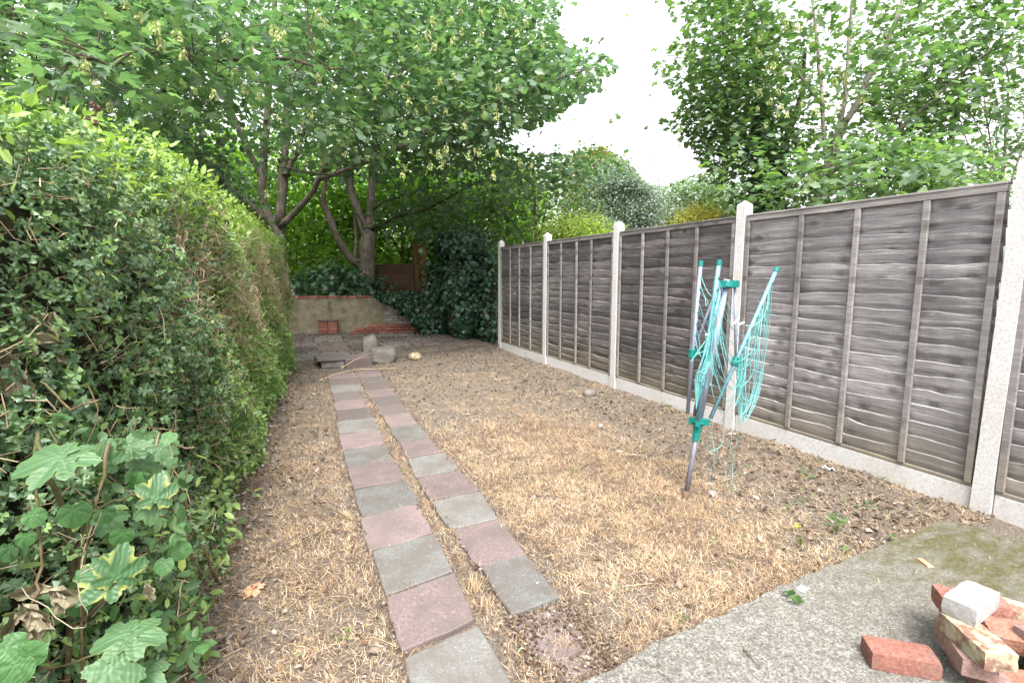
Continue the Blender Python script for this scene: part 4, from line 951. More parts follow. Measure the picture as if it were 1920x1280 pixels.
bushtree('edge_tree', 'loose light green tree beyond the fence at the right edge of the picture', 'tree', b0, (CR(1885, 210, 8.6), (1.1, 1.1, 1.5)), 110, 'maple', T_SYC2, 22, .085, .24, 'bark_pale', .05, ok=okR)
bushtree('low_maple', 'low bushy maple just over the fence top behind the nearest panel', 'tree', tuple(np.array([*A(1660, 500, 7.6)[:2], 0])), (CR(1660, 345, 7.6), (1.9, 1.2, .62)), 120, 'maple', T_SYC2, 18, .12, .24, 'bark_dark', .05, ok=lambda px, py, d, P: P[:, 2] > 1.2)

# ================================================================ HEDGES
def face_x(Y): return np.interp(Y, [-2, 0.3, 1.0, 1.6, 2.0, 3.5, 5.4, 9.3], [-2.0, -1.15, -.86, -.62, -.50, -.42, -.33, .0])
def hedge_surf(n, y0, y1, depth=.35, endcap=False):
    """points and outward normals near the face, rounded shoulder and top of the hedge"""
    Yh = rng.uniform(y0, y1, n); s = rng.random(n)
    perim = [1.85, .45, .7]; tot = sum(perim); s = s*tot
    P = np.zeros((n, 3)); Nn = np.zeros((n, 3)); fx = face_x(Yh); H_ = np.interp(Yh, [1, 3, 6], [2.02, 2.07, 2.13])+.05*np.sin(Yh*2.1)+.04*np.sin(Yh*5.3)
    a = s < perim[0]; z = s[a]*1.0; ln_ = np.interp(Yh, [1, 2.0, 2.7, 4.5], [.42, .34, .20, .10]); P[a] = np.c_[fx[a]-ln_[a]*(z/1.85)**1.5, Yh[a], z]; Nn[a] = (1, 0, .08); fx = fx-ln_+.10
    b = (s >= perim[0]) & (s < perim[0]+perim[1]); t = (s[b]-perim[0])/perim[1]*math.pi/2; P[b] = np.c_[fx[b]-.10-.28*(1-np.cos(t)), Yh[b], H_[b]-.28+.28*np.sin(t)]; Nn[b] = np.c_[np.cos(t), 0*t, np.sin(t)]
    c = s >= perim[0]+perim[1]; t = s[c]-perim[0]-perim[1]; P[c] = np.c_[fx[c]-.38-t, Yh[c], H_[c]+0*t]; Nn[c] = (0, 0, 1)
    bump = .07*np.sin(Yh*3.1+P[:, 2]*4)+.05*np.sin(Yh*7.7-P[:, 2]*6.1)+.03*np.sin(Yh*15+P[:, 2]*13)
    P += Nn*(bump - depth*rng.random(n)**1.4 + .05)[:, None]; return P, Nn
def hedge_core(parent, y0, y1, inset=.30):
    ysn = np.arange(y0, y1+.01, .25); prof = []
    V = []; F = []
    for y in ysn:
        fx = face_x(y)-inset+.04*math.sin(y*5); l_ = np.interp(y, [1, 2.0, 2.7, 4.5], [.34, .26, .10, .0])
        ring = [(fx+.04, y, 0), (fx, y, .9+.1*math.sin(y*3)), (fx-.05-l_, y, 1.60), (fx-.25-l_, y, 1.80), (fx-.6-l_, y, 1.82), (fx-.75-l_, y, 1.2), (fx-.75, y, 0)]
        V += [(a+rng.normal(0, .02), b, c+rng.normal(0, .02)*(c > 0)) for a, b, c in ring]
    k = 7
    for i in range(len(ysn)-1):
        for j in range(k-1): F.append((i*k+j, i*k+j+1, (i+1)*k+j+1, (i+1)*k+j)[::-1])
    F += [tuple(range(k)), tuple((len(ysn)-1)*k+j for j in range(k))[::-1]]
    mb = MB(); mb.add(V, F); mb.build('shade_core', 'undergrowth', parent)  # opaque filler behind the leaves, hedge-interior shade put into its dark colour
def twigs(parent, n, y0, y1, zr, tone=(.2, 1), L_=(.06, .22), depth=.1, name='twigs', keepf=None, vert=.3):
    P, Nn = hedge_surf(n*2, y0, y1, depth); k = (P[:, 2] > zr[0]) & (P[:, 2] < zr[1])
    if keepf is not None: k &= keepf(P)
    P = P[k][:n]; Nn = Nn[k][:n]; mb = MB()
    for p, q in zip(P, Nn):
        d = q*.5+unit(1)[0]*.8+np.array([0, 0, vert]); d /= np.linalg.norm(d); l = rng.uniform(*L_); r0 = rng.uniform(.0012, .0032)
        p0 = p-d*l*.6; mb.tube([p0, p+rng.normal(0, .012, 3), p+d*l*.4], [r0, r0*.9, r0*.6], 3, tone=float(rng.uniform(*tone)), cap=False)
    mb.build(name, 'twig', parent, True, 'stuff')
# holly hedge, near
hh = thing('holly_hedge', 'near part of the hedge with dark glossy spiny holly leaves', 'hedge', (-.9, 2.0, 0))
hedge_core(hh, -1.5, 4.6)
n = 29000; P, Nn = hedge_surf(n, .3, 4.9, .28)
yfade = np.clip((P[:, 1]-3.3)/1.3, 0, 1); k = rng.random(n) > yfade*.9
dens = .75+.35*np.sin(P[:, 1]*4.3+P[:, 2]*3.1)*np.sin(P[:, 2]*5.7+1) ; k &= rng.random(n) < dens+.15
k &= ~((P[:, 2] < .8) & (rng.random(n) < .35)) 
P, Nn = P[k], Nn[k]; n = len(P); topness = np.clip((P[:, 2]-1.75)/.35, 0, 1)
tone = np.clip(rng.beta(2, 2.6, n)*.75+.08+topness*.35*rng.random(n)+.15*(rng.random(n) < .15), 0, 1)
yv = unit(n)+Nn*.5+np.array([0, 0, .15]); Rm = basis_from(yv, Nn*.9+unit(n)*.75+np.array([0, 0, .4]))
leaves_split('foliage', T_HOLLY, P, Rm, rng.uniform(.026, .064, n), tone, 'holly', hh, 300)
n = 5200; P, Nn = hedge_surf(n, .2, 4.6, .10); k = (P[:, 2] > 1.82) & ((P[:, 1] > 1.6) | (rng.random(n) < .5)); P, Nn = P[k]+np.array([0, 0, .03]), Nn[k]; n = len(P)
yv = unit(n)+Nn*.6; leaves_split('bramble_leaves', T_SIMPLE, P, basis_from(yv, unit(n)*.6+np.array([0, 0, 1])), rng.uniform(.035, .075, n)*np.clip(P[:, 1]/2.6, .55, 1), np.clip(rng.normal(.72, .15, n), 0, 1), 'privet', hh, 120)
n = 5200; P, Nn = hedge_surf(n, .8, 4.9, .14); k = rng.random(n) < .35+.65*(np.sin(P[:, 1]*3.7+P[:, 2]*2)*np.sin(P[:, 2]*4.4) > .1); P, Nn = P[k], Nn[k]; n = len(P)
scatter('mixed_shoots', T_SIMPLE, P, basis_from(unit(n)+Nn*.5+np.array([0, 0, .2]), unit(n)*.6+Nn*.5+np.array([0, 0, .6])), rng.uniform(.02, .05, n), rng.beta(2, 2, n), 'privet', hh)
twigs(hh, 1500, 1.2, 4.6, (.1, 1.95), (.2, .9), (.04, .16), .16)
# mixed clipped hedge, far
mh = thing('clipped_hedge', 'far part of the hedge, clipped light green leaves and bare cut twigs', 'hedge', (-.5, 6.6, 0))
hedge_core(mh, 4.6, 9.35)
def band(P): return np.exp(-((P[:, 2]-1.35-.15*np.sin(P[:, 1]*2.2))/.42)**2)      # brown band of bare twigs
n = 60000; P, Nn = hedge_surf(n, 3.3, 9.5, .24); k = rng.random(n) > (1-np.clip((P[:, 1]-3.3)/1.1, 0, 1))*.9
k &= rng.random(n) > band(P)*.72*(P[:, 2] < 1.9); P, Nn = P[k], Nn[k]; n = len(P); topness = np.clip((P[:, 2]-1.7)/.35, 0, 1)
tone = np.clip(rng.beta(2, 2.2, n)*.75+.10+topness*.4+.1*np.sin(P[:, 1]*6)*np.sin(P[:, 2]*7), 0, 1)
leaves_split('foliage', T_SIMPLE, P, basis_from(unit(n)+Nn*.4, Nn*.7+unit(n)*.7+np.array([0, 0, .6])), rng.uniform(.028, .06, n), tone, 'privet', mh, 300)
# rounded far end of the hedge
n = 5200; th_ = rng.uniform(0, math.pi, n); z = rng.uniform(0, 2.1, n); c_ = np.array([-.42, 9.35, 0]); rr = .42+.05*np.sin(z*7)-.12*rng.random(n)
P = np.c_[c_[0]+rr*np.cos(th_), c_[1]+rr*np.sin(th_)*.7, z]; Nn = np.c_[np.cos(th_), np.sin(th_), 0*z]
scatter('end_foliage', T_SIMPLE, P, basis_from(unit(n)+Nn*.3, Nn+unit(n)*.6+np.array([0, 0, .5])), rng.uniform(.03, .06, n), np.clip(rng.beta(2, 3, n)*.8, 0, 1), 'privet', mh)
twigs(mh, 8500, 3.4, 9.4, (.3, 1.95), (.45, 1), (.05, .18), .03, keepf=lambda P: rng.random(len(P)) < band(P)*.9+.12)
n = 2600; P, Nn = hedge_surf(n, 3.4, 9.3, .08); k = rng.random(n) < band(P)*.6; P, Nn = P[k], Nn[k]; n = len(P)
scatter('dead_leaves', T_CURL, P, basis_from(unit(n)+np.array([0, 0, -.4]), Nn+unit(n)*.5), rng.uniform(.025, .05, n), rng.random(n), 'dead', mh)
# cut upright stems at the hedge foot
for (x, y, D, h_) in ((365, 1000, 2.1, .55), (380, 830, 2.7, .5), (362, 640, 3.0, .7), (378, 1075, 1.95, .30), (408, 1090, 2.1, .28), (340, 1240, 1.75, .3), (330, 930, 2.2, .25), (300, 700, 3.0, .5), (410, 700, 3.6, .5), (240, 820, 2.4, .4), (420, 560, 3.9, .5), (150, 700, 2.4, .4)):
    p = at(x, y, D+.12); q = p+np.array([rng.normal(-.03, .03), rng.normal(0, .03), h_*.8]); MB().tube(resample([p, (p+q)/2+rng.normal(0, .012, 3), q], 6), [.007, .007, .006, .006, .005, .005], 6).build('stem', 'stemwood', hh, True)
# low leafy skirt along the hedge base
sk_ = thing('hedge_skirt', 'low leafy shoots and dry leaves along the foot of the hedge', 'undergrowth', (-.3, 3.5, 0)); sk_['kind'] = 'stuff'
P = []; n = 3800; Yh = rng.uniform(1.3, 9.2, n)
z = np.abs(rng.normal(0, .22, n)); X = face_x(Yh)+rng.uniform(-.1, .14, n)*(1-z)+.03*np.sin(Yh*7)
P = np.c_[X, Yh, z+.01]; k = rng.random(n) < .5+.5*np.sin(Yh*5)*np.sin(Yh*2.3); P = P[k]; n = len(P)
scatter('foliage', T_SIMPLE, P, basis_from(unit(n)+np.array([.4, 0, 0]), unit(n)*.5+np.array([.3, -.2, 1])), rng.uniform(.03, .07, n), np.clip(rng.beta(2, 2, n), 0, 1), 'privet', sk_)
n = 2600; Yh = rng.uniform(1.2, 9, n); P = np.c_[face_x(Yh)+np.abs(rng.normal(0, .16, n))-.1, Yh, np.abs(rng.normal(0, .03, n))+.012]
scatter('dead_leaves', T_CURL, P, basis_from(unit(n)*np.array([1, 1, .3]), unit(n)*.5+np.array([0, 0, 1])), rng.uniform(.015, .038, n), rng.random(n)**1.3, 'dead', sk_)

# ================================================================ LARGE LEAVED PLANTS, NEAR LEFT
def big_leaf_mesh(name, kind, seed, m, n=72):
    r = np.random.default_rng(seed); ang = np.linspace(-math.pi, math.pi, n, endpoint=False)      # 0 = tip direction
    if kind == 'palm':
        lob = [(0, 1.0, .50), (.92, .88, .46), (-.92, .88, .46), (1.95, .62, .48), (-1.95, .62, .48)]
        rad = np.full(n, .42)
        for a0, l, w in lob:
            d = np.abs((ang-a0+math.pi) % (2*math.pi)-math.pi); rad = np.maximum(rad, l*np.clip(1-(d/w/1.55)**1.9*.75, 0, 1)*(d < w*1.3))
        rad *= 1+.04*np.sign(np.sin(ang*26)); rad = np.where(np.abs(ang) > 2.85, rad*.35, rad)
    else:
        rad = .62*(1+.35*np.cos(ang))*np.where(np.abs(ang) > 2.7, .62, 1)*(1+.015*np.sin(ang*20)); rad = np.where(np.abs(ang) < .3, rad*(1.12-.4*np.abs(ang)), rad)
    rings = [0, .3, .6, .85, 1.0]; V = [(0, 0, 0)]; E_ = [0]; 
    for q in rings[1:]:
        for k in range(n):
            R_ = rad[k]*q; vein = min(abs((ang[k]-a0+math.pi) % (2*math.pi)-math.pi) for a0 in (0, .95, -.95, 1.95, -1.95))
            z = .10*min(vein, .45)*R_*2.2 - .22*R_**2 + .006*math.sin(ang[k]*5+R_*6+seed)
            V.append((math.sin(ang[k])*R_, math.cos(ang[k])*R_, z)); E_.append(q*(.75 if vein > .12 else .55)+.25*(vein > .3)*q)
    F = [(0, 1+k, 1+(k+1) % n) for k in range(n)]
    for i in range(3):
        for k in range(n): F.append((1+i*n+k, 1+(i+1)*n+k, 1+(i+1)*n+(k+1) % n, 1+i*n+(k+1) % n))
    mb = MB(); mb.add(V, F, E_); me = mb.mesh(name, True); me.materials.append(M[m])
    VN = [1.0]
    for q in rings[1:]:
        for k in range(n): VN.append(float(np.exp(-(min(abs((ang[k]-a0+math.pi) % (2*math.pi)-math.pi) for a0 in (0, .92, -.92, 1.95, -1.95))*q*rad[k]/.035)**2)))
    at_ = me.attributes.new('vein', 'FLOAT', 'POINT'); at_.data.foreach_set('value', VN); return me
def vein_leaf(name, base, edge, e0, e1):
    m, N, L = mat(name); t = attr(N, 'tone'); v = coords(N)
    n = noise(N, L, v, 5, 4, .6); t2 = math_(N, L, 'ADD', t, math_(N, L, 'MULTIPLY', math_(N, L, 'SUBTRACT', n, .5), .5))
    c = ramp(N, L, t2, [(e0, base), (e1, edge)])
    w = N.new('ShaderNodeTexWave'); w.wave_type = 'BANDS'; w.inputs['Scale'].default_value = 2.2; w.inputs['Distortion'].default_value = 9; L.new(v, w.inputs[0])
    c = mixc(N, L, math_(N, L, 'MULTIPLY', attr(N, 'vein'), .28), c, bright(base, 2.2))
    c = mixc(N, L, math_(N, L, 'MULTIPLY', n, .3), c, bright(base, .6))
    p, o = finish(N, L, c, .45, w.outputs[1], .2, .01, .35)
    tr = N.new('ShaderNodeBsdfTranslucent'); L.new(mixc(N, L, 1.0, c, (1.1, 1.4, .5), 'MULTIPLY'), tr.inputs[0])
    mx = N.new('ShaderNodeMixShader'); mx.inputs[0].default_value = .3; L.new(p.outputs[0], mx.inputs[1]); L.new(tr.outputs[0], mx.inputs[2]); L.new(mx.outputs[0], o.inputs[0]); M[name] = m
vein_leaf('leaf_plain', (.085, .165, .075), (.12, .21, .08), .5, 1.0)
vein_leaf('leaf_yellow_edge', (.055, .125, .05), (.36, .38, .10), .62, 1.0)
vein_leaf('leaf_heart', (.075, .17, .06), (.10, .22, .07), .5, 1.0)
BL = {'p': [big_leaf_mesh('leaf', 'palm', i, 'leaf_plain') for i in range(2)], 'y': [big_leaf_mesh('leaf', 'palm', 5+i, 'leaf_yellow_edge') for i in range(2)], 'h': [big_leaf_mesh('leaf', 'heart', 9+i, 'leaf_heart') for i in range(2)]}
def put_leaf(parent, key, p, s, tip, nrm, label=None):
    Rm = basis_from(np.array([tip], float), np.array([nrm], float))[0]
    o = bpy.data.objects.new('leaf', BL[key][rng.integers(2)]); col.objects.link(o); o.parent = parent; o.matrix_parent_inverse = Matrix.Translation(-parent.location)
    s *= .88; o.matrix_basis = Matrix([[*(Rm[r]*s), p[r]] for r in range(3)]+[[0, 0, 0, 1]])
    if label: o['label'] = label
    return o
g0 = at(110, 1400, 1.5); g0[2] = 0
sap = thing('sycamore_sapling', 'young sycamore shoots with large toothed leaves at the bottom left of the hedge', 'sapling', tuple(g0))
camv = np.array([.3, -.75, .55])
stems = [([g0, A(135, 1100, 1.45), A(120, 960, 1.35), A(85, 880, 1.25), A(72, 810, 1.3)], .009), ([A(135, 1100, 1.45), A(180, 950, 1.45), A(205, 830, 1.5)], .008), ([A(130, 1050, 1.45), A(175, 960, 1.4), A(235, 932, 1.4), A(285, 930, 1.4)], .004),
         ([g0, A(155, 1250, 1.35), A(152, 1120, 1.33), A(165, 985, 1.33)], .004), ([A(130, 1180, 1.35), A(190, 1130, 1.3), A(215, 1085, 1.3)], .004), ([A(60, 1260, 1.3), A(170, 1230, 1.3), A(240, 1190, 1.3)], .003)]
for q, r0 in stems: MB().tube(resample(q, 12, .003), list(np.linspace(r0, r0*.55, 12)), 7).build('stem', 'stemwood', sap, True)
for (x, y, D, s, key, tip, nr) in (
    (112, 858, 1.20, .105, 'p', (-1, -.1, -.15), (.1, -.5, 1)), (115, 862, 1.20, .085, 'p', (1, -.3, .05), (.1, -.55, 1)),
    (292, 935, 1.38, .078, 'y', (.1, .3, .8), (.2, -.9, .5)), (280, 948, 1.39, .06, 'p', (.1, -.3, -.7), (.2, -.8, .7)),
    (215, 1085, 1.28, .10, 'y', (-.75, .1, .3), (.25, -.8, .7)), (218, 1082, 1.27, .09, 'y', (.25, .2, .95), (.25, -.85, .35)),
    (245, 1192, 1.28, .09, 'p', (.9, -.2, -.1), (.1, -.35, 1)), (235, 1190, 1.28, .085, 'p', (-.9, -.1, -.1), (.1, -.35, 1)), (205, 1255, 1.22, .10, 'p', (.2, -.5, -.6), (.2, -.7, .7)), (270, 1262, 1.3, .07, 'p', (.6, -.5, -.2), (.2, -.6, .8)),
    (190, 870, 1.5, .085, 'p', (.2, 0, .6), (.3, -.7, .6)), (240, 840, 1.65, .08, 'p', (.5, 0, .2), (.3, -.7, .6)), (265, 870, 1.7, .085, 'p', (.2, -.2, -.6), (.4, -.7, .5)), (200, 970, 1.45, .07, 'p', (.4, -.1, -.6), (.3, -.8, .4)), (35, 1215, 1.25, .06, 'p', (-.3, -.2, .6), (.3, -.7, .6)), (300, 840, 1.9, .08, 'p', (.2, -.2, -.4), (.3, -.8, .6)), (335, 905, 1.9, .06, 'p', (.5, -.2, .3), (.2, -.7, .6))):
    put_leaf(sap, key, at(x, y, D), s, tip, nr, 'toothed leaf with yellow margins' if key == 'y' else None)
bw = thing('bindweed', 'bindweed with heart shaped leaves twining through the bottom left plants', 'climber', tuple(at(60, 1400, 1.4)*np.array([1, 1, 0])))
for q in ([A(60, 1300, 1.4), A(70, 1050, 1.35), A(100, 1000, 1.33), A(170, 1010, 1.3), A(190, 960, 1.3)], [A(30, 1010, 1.25), A(45, 980, 1.25), A(60, 930, 1.25)], [A(150, 1000, 1.3), A(160, 1060, 1.3), A(158, 1130, 1.28)], [A(40, 800, 1.7), A(110, 720, 1.9), A(200, 675, 2.0), A(255, 640, 2.05)], [A(255, 640, 2.05), A(240, 600, 2.1), A(190, 560, 2.1)], [A(40, 1100, 1.2), A(100, 1150, 1.2), A(160, 1180, 1.2), A(150, 1090, 1.2), A(180, 1060, 1.2)]):
    MB().tube(resample(q, 16, .004), .0014, 4).build('stem', 'wilted', bw, True)
for (x, y, D, s, tip, nr) in ((140, 955, 1.28, .062, (0, -.1, -1), (.3, -.9, .2)), (22, 1025, 1.25, .05, (.3, -.2, -1), (.4, -.9, .2)), (60, 965, 1.24, .042, (.4, -.1, -.6), (.3, -.9, .2)), (48, 1005, 1.24, .036, (0, -.1, -1), (.3, -.9, .2)), (195, 960, 1.4, .045, (.3, 0, -1), (.3, -.9, .3)), (230, 1000, 1.35, .05, (-.3, 0, -1), (.3, -.9, .3)), (10, 1215, 1.15, .07, (.5, -.2, -.5), (.3, -.8, .5)), (30, 1245, 1.1, .07, (-.4, -.2, -.5), (.3, -.8, .5)), (55, 1230, 1.15, .05, (.6, -.1, .4), (.3, -.8, .5)), (90, 1000, 1.5, .06, (.1, 0, -1), (.3, -.9, .3)), (160, 700, 2.0, .05, (.1, 0, -1), (.5, -.8, .3)), (60, 700, 1.9, .05, (.3, 0, -1), (.5, -.8, .3)), (150, 1130, 1.35, .05, (0, 0, -1), (.4, -.8, .3))):
    put_leaf(bw, 'h', at(x, y, D), s, tip, nr)
# more general broad leaves filling the low left hedge
n = 900; x = rng.uniform(-60, 400, n); y = rng.uniform(780, 1330, n); k = x < 330+.12*(y-800); x, y = x[k], y[k]; n = len(x)
P = at(0, 0, 0)+np.zeros((n, 3)); P = np.array([at(a, b, rng.uniform(1.45, 2.05)) for a, b in zip(x, y)]); k = (P[:, 2] > .02); P = P[k]; n = len(P)
cb = thing('bramble_patch', 'tangle of broad toothed leaves filling the lower left of the hedge', 'bramble', (-.6, 1.6, 0))
Rb_ = basis_from(unit(n)*.8+np.array([.2, -.2, -.2]), unit(n)*.7+np.array([.35, -.6, .7])); Sb_ = rng.uniform(.02, .048, n)
BR = [big_leaf_mesh('leaf', 'palm', 60+i, 'leaf_plain', 30) for i in range(2)] + [big_leaf_mesh('leaf', 'heart', 70+i, 'leaf_heart', 24) for i in range(2)]
kk = min(110, n//3)
for i in range(kk):
    o = bpy.data.objects.new('leaf', BR[rng.integers(4)]); col.objects.link(o); o.parent = cb; o.matrix_parent_inverse = Matrix.Translation(-cb.location)
    o.matrix_basis = Matrix([[*(Rb_[i][r]*Sb_[i]), P[i][r]] for r in range(3)]+[[0, 0, 0, 1]])
scatter('foliage', T_SIMPLE, P[kk:], Rb_[kk:], Sb_[kk:]*1.3, rng.beta(1.6, 2.4, n-kk), 'weed', cb)
mbt = MB()
for k in range(110):
    p = at(rng.uniform(-40, 350), rng.uniform(760, 1300), rng.uniform(1.65, 2.1)); d = unit(1)[0]*np.array([.6, .5, 1]); l = rng.uniform(.08, .28)
    mbt.tube(resample([p-d*l*.5, p+rng.normal(0, .02, 3), p+d*l*.5], 6), [.0026, .0025, .0022, .002, .0016, .0012], 4, tone=float(rng.random()*.7), cap=False)
mbt.build('canes', 'twig', cb, True, 'stuff')
# withered leaves
CR_ = []
for sd_ in range(3):
    r = np.random.default_rng(sd_+40); g = 9; V = []; F = []
    for i in range(g):
        for j in range(5):
            u_ = i/(g-1); w_ = (j-2)/2; wd_ = .24*math.sin(math.pi*min(.97, u_+.04))**.8*(1+.25*math.sin(u_*17+sd_*2))
            V.append((w_*wd_*.8, u_*.95+.05*math.sin(w_*3+sd_), .24*abs(w_)*(1+.5*math.sin(u_*9+sd_))+.14*math.sin(u_*7+w_*3+sd_)+r.normal(0, .03)))
    F = [(i*5+j, i*5+j+1, (i+1)*5+j+1, (i+1)*5+j) for i in range(g-1) for j in range(4)]
    mb = MB(); mb.add(V, F, [float(r.uniform(.0, 1.)) for _ in V]); me = mb.mesh('withered_leaf', False); me.materials.append(M['wilted']); CR_.append(me)
wc = thing('withered_climber', 'cut climber with withered grey brown leaves hanging in front of the holly', 'climber', tuple(at(40, 700, 1.7)))
wst = [[A(20, 500, 1.9), A(45, 560, 1.8), A(30, 620, 1.7), A(20, 700, 1.6)], [A(-20, 560, 1.8), A(30, 570, 1.75), A(60, 545, 1.75), A(80, 520, 1.8)], [A(75, 715, 1.5), A(105, 740, 1.5), A(135, 765, 1.5), A(185, 750, 1.5)], [A(52, 575, 1.7), A(50, 610, 1.65), A(45, 640, 1.6)], [A(70, 810, 1.4), A(60, 900, 1.3), A(80, 1060, 1.25), A(60, 1130, 1.2)]]
for q in wst: MB().tube(resample(q, 10, .004), .0038, 5).build('stem', 'stemwood', wc, True)
for (x, y, D, s, tip) in ((62, 600, 1.65, .07, (.6, 0, .5)), (60, 600, 1.65, .09, (1, 0, -.35)), (100, 585, 1.65, .10, (.1, 0, -1)), (60, 632, 1.6, .11, (1, -.1, -.25)), (48, 635, 1.6, .09, (-.9, 0, -.6)), (55, 635, 1.6, .07, (.1, 0, -1)), (5, 655, 1.55, .13, (.2, 0, -1)), (20, 680, 1.55, .11, (.1, 0, -1)), (30, 700, 1.55, .12, (.5, -.1, -1)), (0, 700, 1.5, .11, (.1, 0, -1)), (95, 1105, 1.25, .12, (.8, -.1, -.5)), (98, 1100, 1.25, .1, (-.6, -.1, .05)), (105, 1105, 1.25, .08, (.2, 0, -1)), (40, 1130, 1.2, .12, (.5, 0, -.9)), (35, 1140, 1.2, .1, (-.4, 0, -.9)), (50, 1145, 1.2, .11, (.2, -.1, -1)), (60, 1150, 1.2, .08, (.6, 0, -.8)), (155, 350, 2.0, .10, (.1, 0, -1)), (170, 380, 2.0, .09, (.3, 0, -1)), (330, 440, 2.6, .11, (.1, 0, -1)), (345, 430, 2.6, .10, (-.2, 0, -1)), (185, 480, 2.0, .07, (.4, 0, -1)), (105, 660, 1.7, .07, (.5, 0, -.8)), (270, 1090, 1.5, .08, (.2, 0, -1))):
    p = at(x, y, D); Rm = basis_from(np.array([tip], float), np.array([[.35, -.9, .3]])+unit(1)*.3)[0]
    o = bpy.data.objects.new('withered_leaf', CR_[rng.integers(3)]); col.objects.link(o); o.parent = wc; o.matrix_parent_inverse = Matrix.Translation(-wc.location)
    o.matrix_basis = Matrix([[*(Rm[r]*s*.85), p[r]] for r in range(3)]+[[0, 0, 0, 1]])
# dry flower head above the hedge
df = thing('dry_flower_head', 'dried brown flower heads on bare stalks above the hedge top', 'dry flower', tuple(at(128, 245, 2.1)))
q0 = at(128, 260, 2.1)
for (x, y, r_) in ((174, 195, .010), (182, 203, .012), (176, 215, .009), (165, 222, .010), (180, 230, .011), (110, 200, .008), (70, 172, .009), (125, 185, .004)):
    p = at(x, y, 2.1+rng.normal(0, .03)); MB().tube(resample([q0, (q0+p)/2+rng.normal(0, .008, 3), p], 6), .0018, 4).build('stalk', 'stemwood', df, True)
    import bmesh
    bm = bmesh.new(); bmesh.ops.create_icosphere(bm, subdivisions=2, radius=r_)
    for v in bm.verts: v.co *= 1+rng.normal(0, .22)
    me = bpy.data.meshes.new('head'); bm.to_mesh(me); bm.free(); o = link('head', me, 'rust', df); o.location = p
# blue net cord at the far bottom left
bnet = thing('garden_netting', 'dark teal cords of netting caught in the hedge at the bottom left corner', 'netting', tuple(A(10, 1100, 1.6)))
bc = MB()
for k in range(7): bc.tube(resample([A(-10, 1060+k*22, 1.6), A(20, 1080+k*14, 1.58), A(40, 1050+k*30, 1.6)], 8), .002, 4)
bc.build('cord', 'blue_cord', bnet, False, 'stuff')

# ================================================================ BEHIND THE WALL
cw = lambda x, y, D: at(x, y, D)
lp = thing('lattice_panel', 'brown slatted fence panel behind the garden wall, left of the two wooden posts', 'fence panel', tuple(np.array([*at(745, 540, 14.6)[:2], 0])))
pa = at(690, 555, 14.9)[:2]; pb = at(778, 555, 14.4)[:2]; dv = (pb-pa); Lw = np.linalg.norm(dv); an = math.atan2(dv[1], dv[0])
for s_ in range(11):
    z = .75+s_*.095; b = MB(); b.box((-Lw/2, -.006, 0), (Lw/2, .006, .09), bev=.002); o = b.build('slat', 'brown_panel', lp); o.parent = lp; o.matrix_parent_inverse = Matrix()
    c0 = (pa+pb)/2; o.location = (c0[0]-lp.location.x, c0[1]-lp.location.y, z-.02); o.rotation_euler = (R(-8), 0, an)
for t in (.02, .5, .97):
    c0 = pa+dv*t; b = MB(); b.box((-.02, -.02, 0), (.02, .02, 1.82), bev=.002); o = b.build('batten', 'brown_panel', lp); o.matrix_parent_inverse = Matrix(); o.location = (c0[0]-lp.location.x, c0[1]-lp.location.y-.03, 0)
for (x, top, w, lab) in ((779, 456, .075, 'thicker orange brown wooden post behind the wall, left of the pair'), (793, 458, .055, 'thinner orange brown wooden post behind the wall, right of the pair')):
    p = at(x, top, 14.3); b = MB(); b.box((-w, -w, 0), (w, w, p[2]), bev=.006); o = b.build('wooden_post', 'orange_post'); o.location = (p[0], p[1], 0); o.rotation_euler = (0, R(.6), .3); tag(o, lab, 'post')
for i, (x, y, D, w, h_, an_, lab) in enumerate(((815, 545, 15.5, .9, .05, -.15, 'lower pale rubble slab in the gap left of the ivy'), (835, 530, 16.5, 1.0, .09, .2, 'upper pale rubble slab in the gap left of the ivy'))):
    p = at(x, y, D); b = MB(); b.box((-w/2, -.3, -h_), (w/2, .3, h_), bev=.02, jit=.01); o = b.build('rubble_slab', 'rubble'); o.location = p; o.rotation_euler = (.3, an_, .2); tag(o, lab, 'rubble')
    b = MB(); b.box((-w/2.4, -.25, 0), (w/2.4, .25, p[2]-h_-.04), jit=.02); o = b.build('rubble_heap', 'rubble'); o.location = (p[0], p[1]+.1, 0); tag(o, 'pale rubble heap carrying the '+('lower' if i == 0 else 'upper')+' slab beyond the wall', 'rubble')
sb = MB()
for k in range(14):
    p = at(rng.uniform(797, 850), rng.uniform(515, 560), 14.6); d = np.array([rng.normal(0, .3), 0, rng.uniform(.1, .5)]); sb.tube([p-d*.5, p+rng.normal(0, .02, 3), p+d*.5], .008, 4, tone=.1)
tag(sb.build('bare_stems', 'bark_dark', None, True), 'bare dark stems crossing the pale gap left of the ivy', 'stems')
# white curved plastic thing at the hedge end
p0 = at(556, 553, 13.6); V = []; n = 10
for i in range(n):
    t = i/(n-1); 
    for (dx, dy) in ((-.10, -.03), (.06, -.03), (.06, .05), (-.10, .05)): V.append((p0[0]+dx-.13*t*t+.02, p0[1]+dy, .6+t*(p0[2]+.28-.6)))
F = [(i*4+k, i*4+(k+1) % 4, (i+1)*4+(k+1) % 4, (i+1)*4+k) for i in range(n-1) for k in range(4)] + [(36, 37, 38, 39)]
mb = MB(); mb.add(V, F); tag(mb.build('plastic_chair_back', 'white_plastic', None, True), 'white curved plastic back showing above the wall at the hedge end', 'chair back')
mb = MB(); p = at(637, 540, 13.8); import bmesh
bm = bmesh.new(); bmesh.ops.create_icosphere(bm, subdivisions=3, radius=1)
for v in bm.verts: v.co = Vector((v.co.x*.20, v.co.y*.16, v.co.z*.22+.02*math.sin(v.co.x*9)))
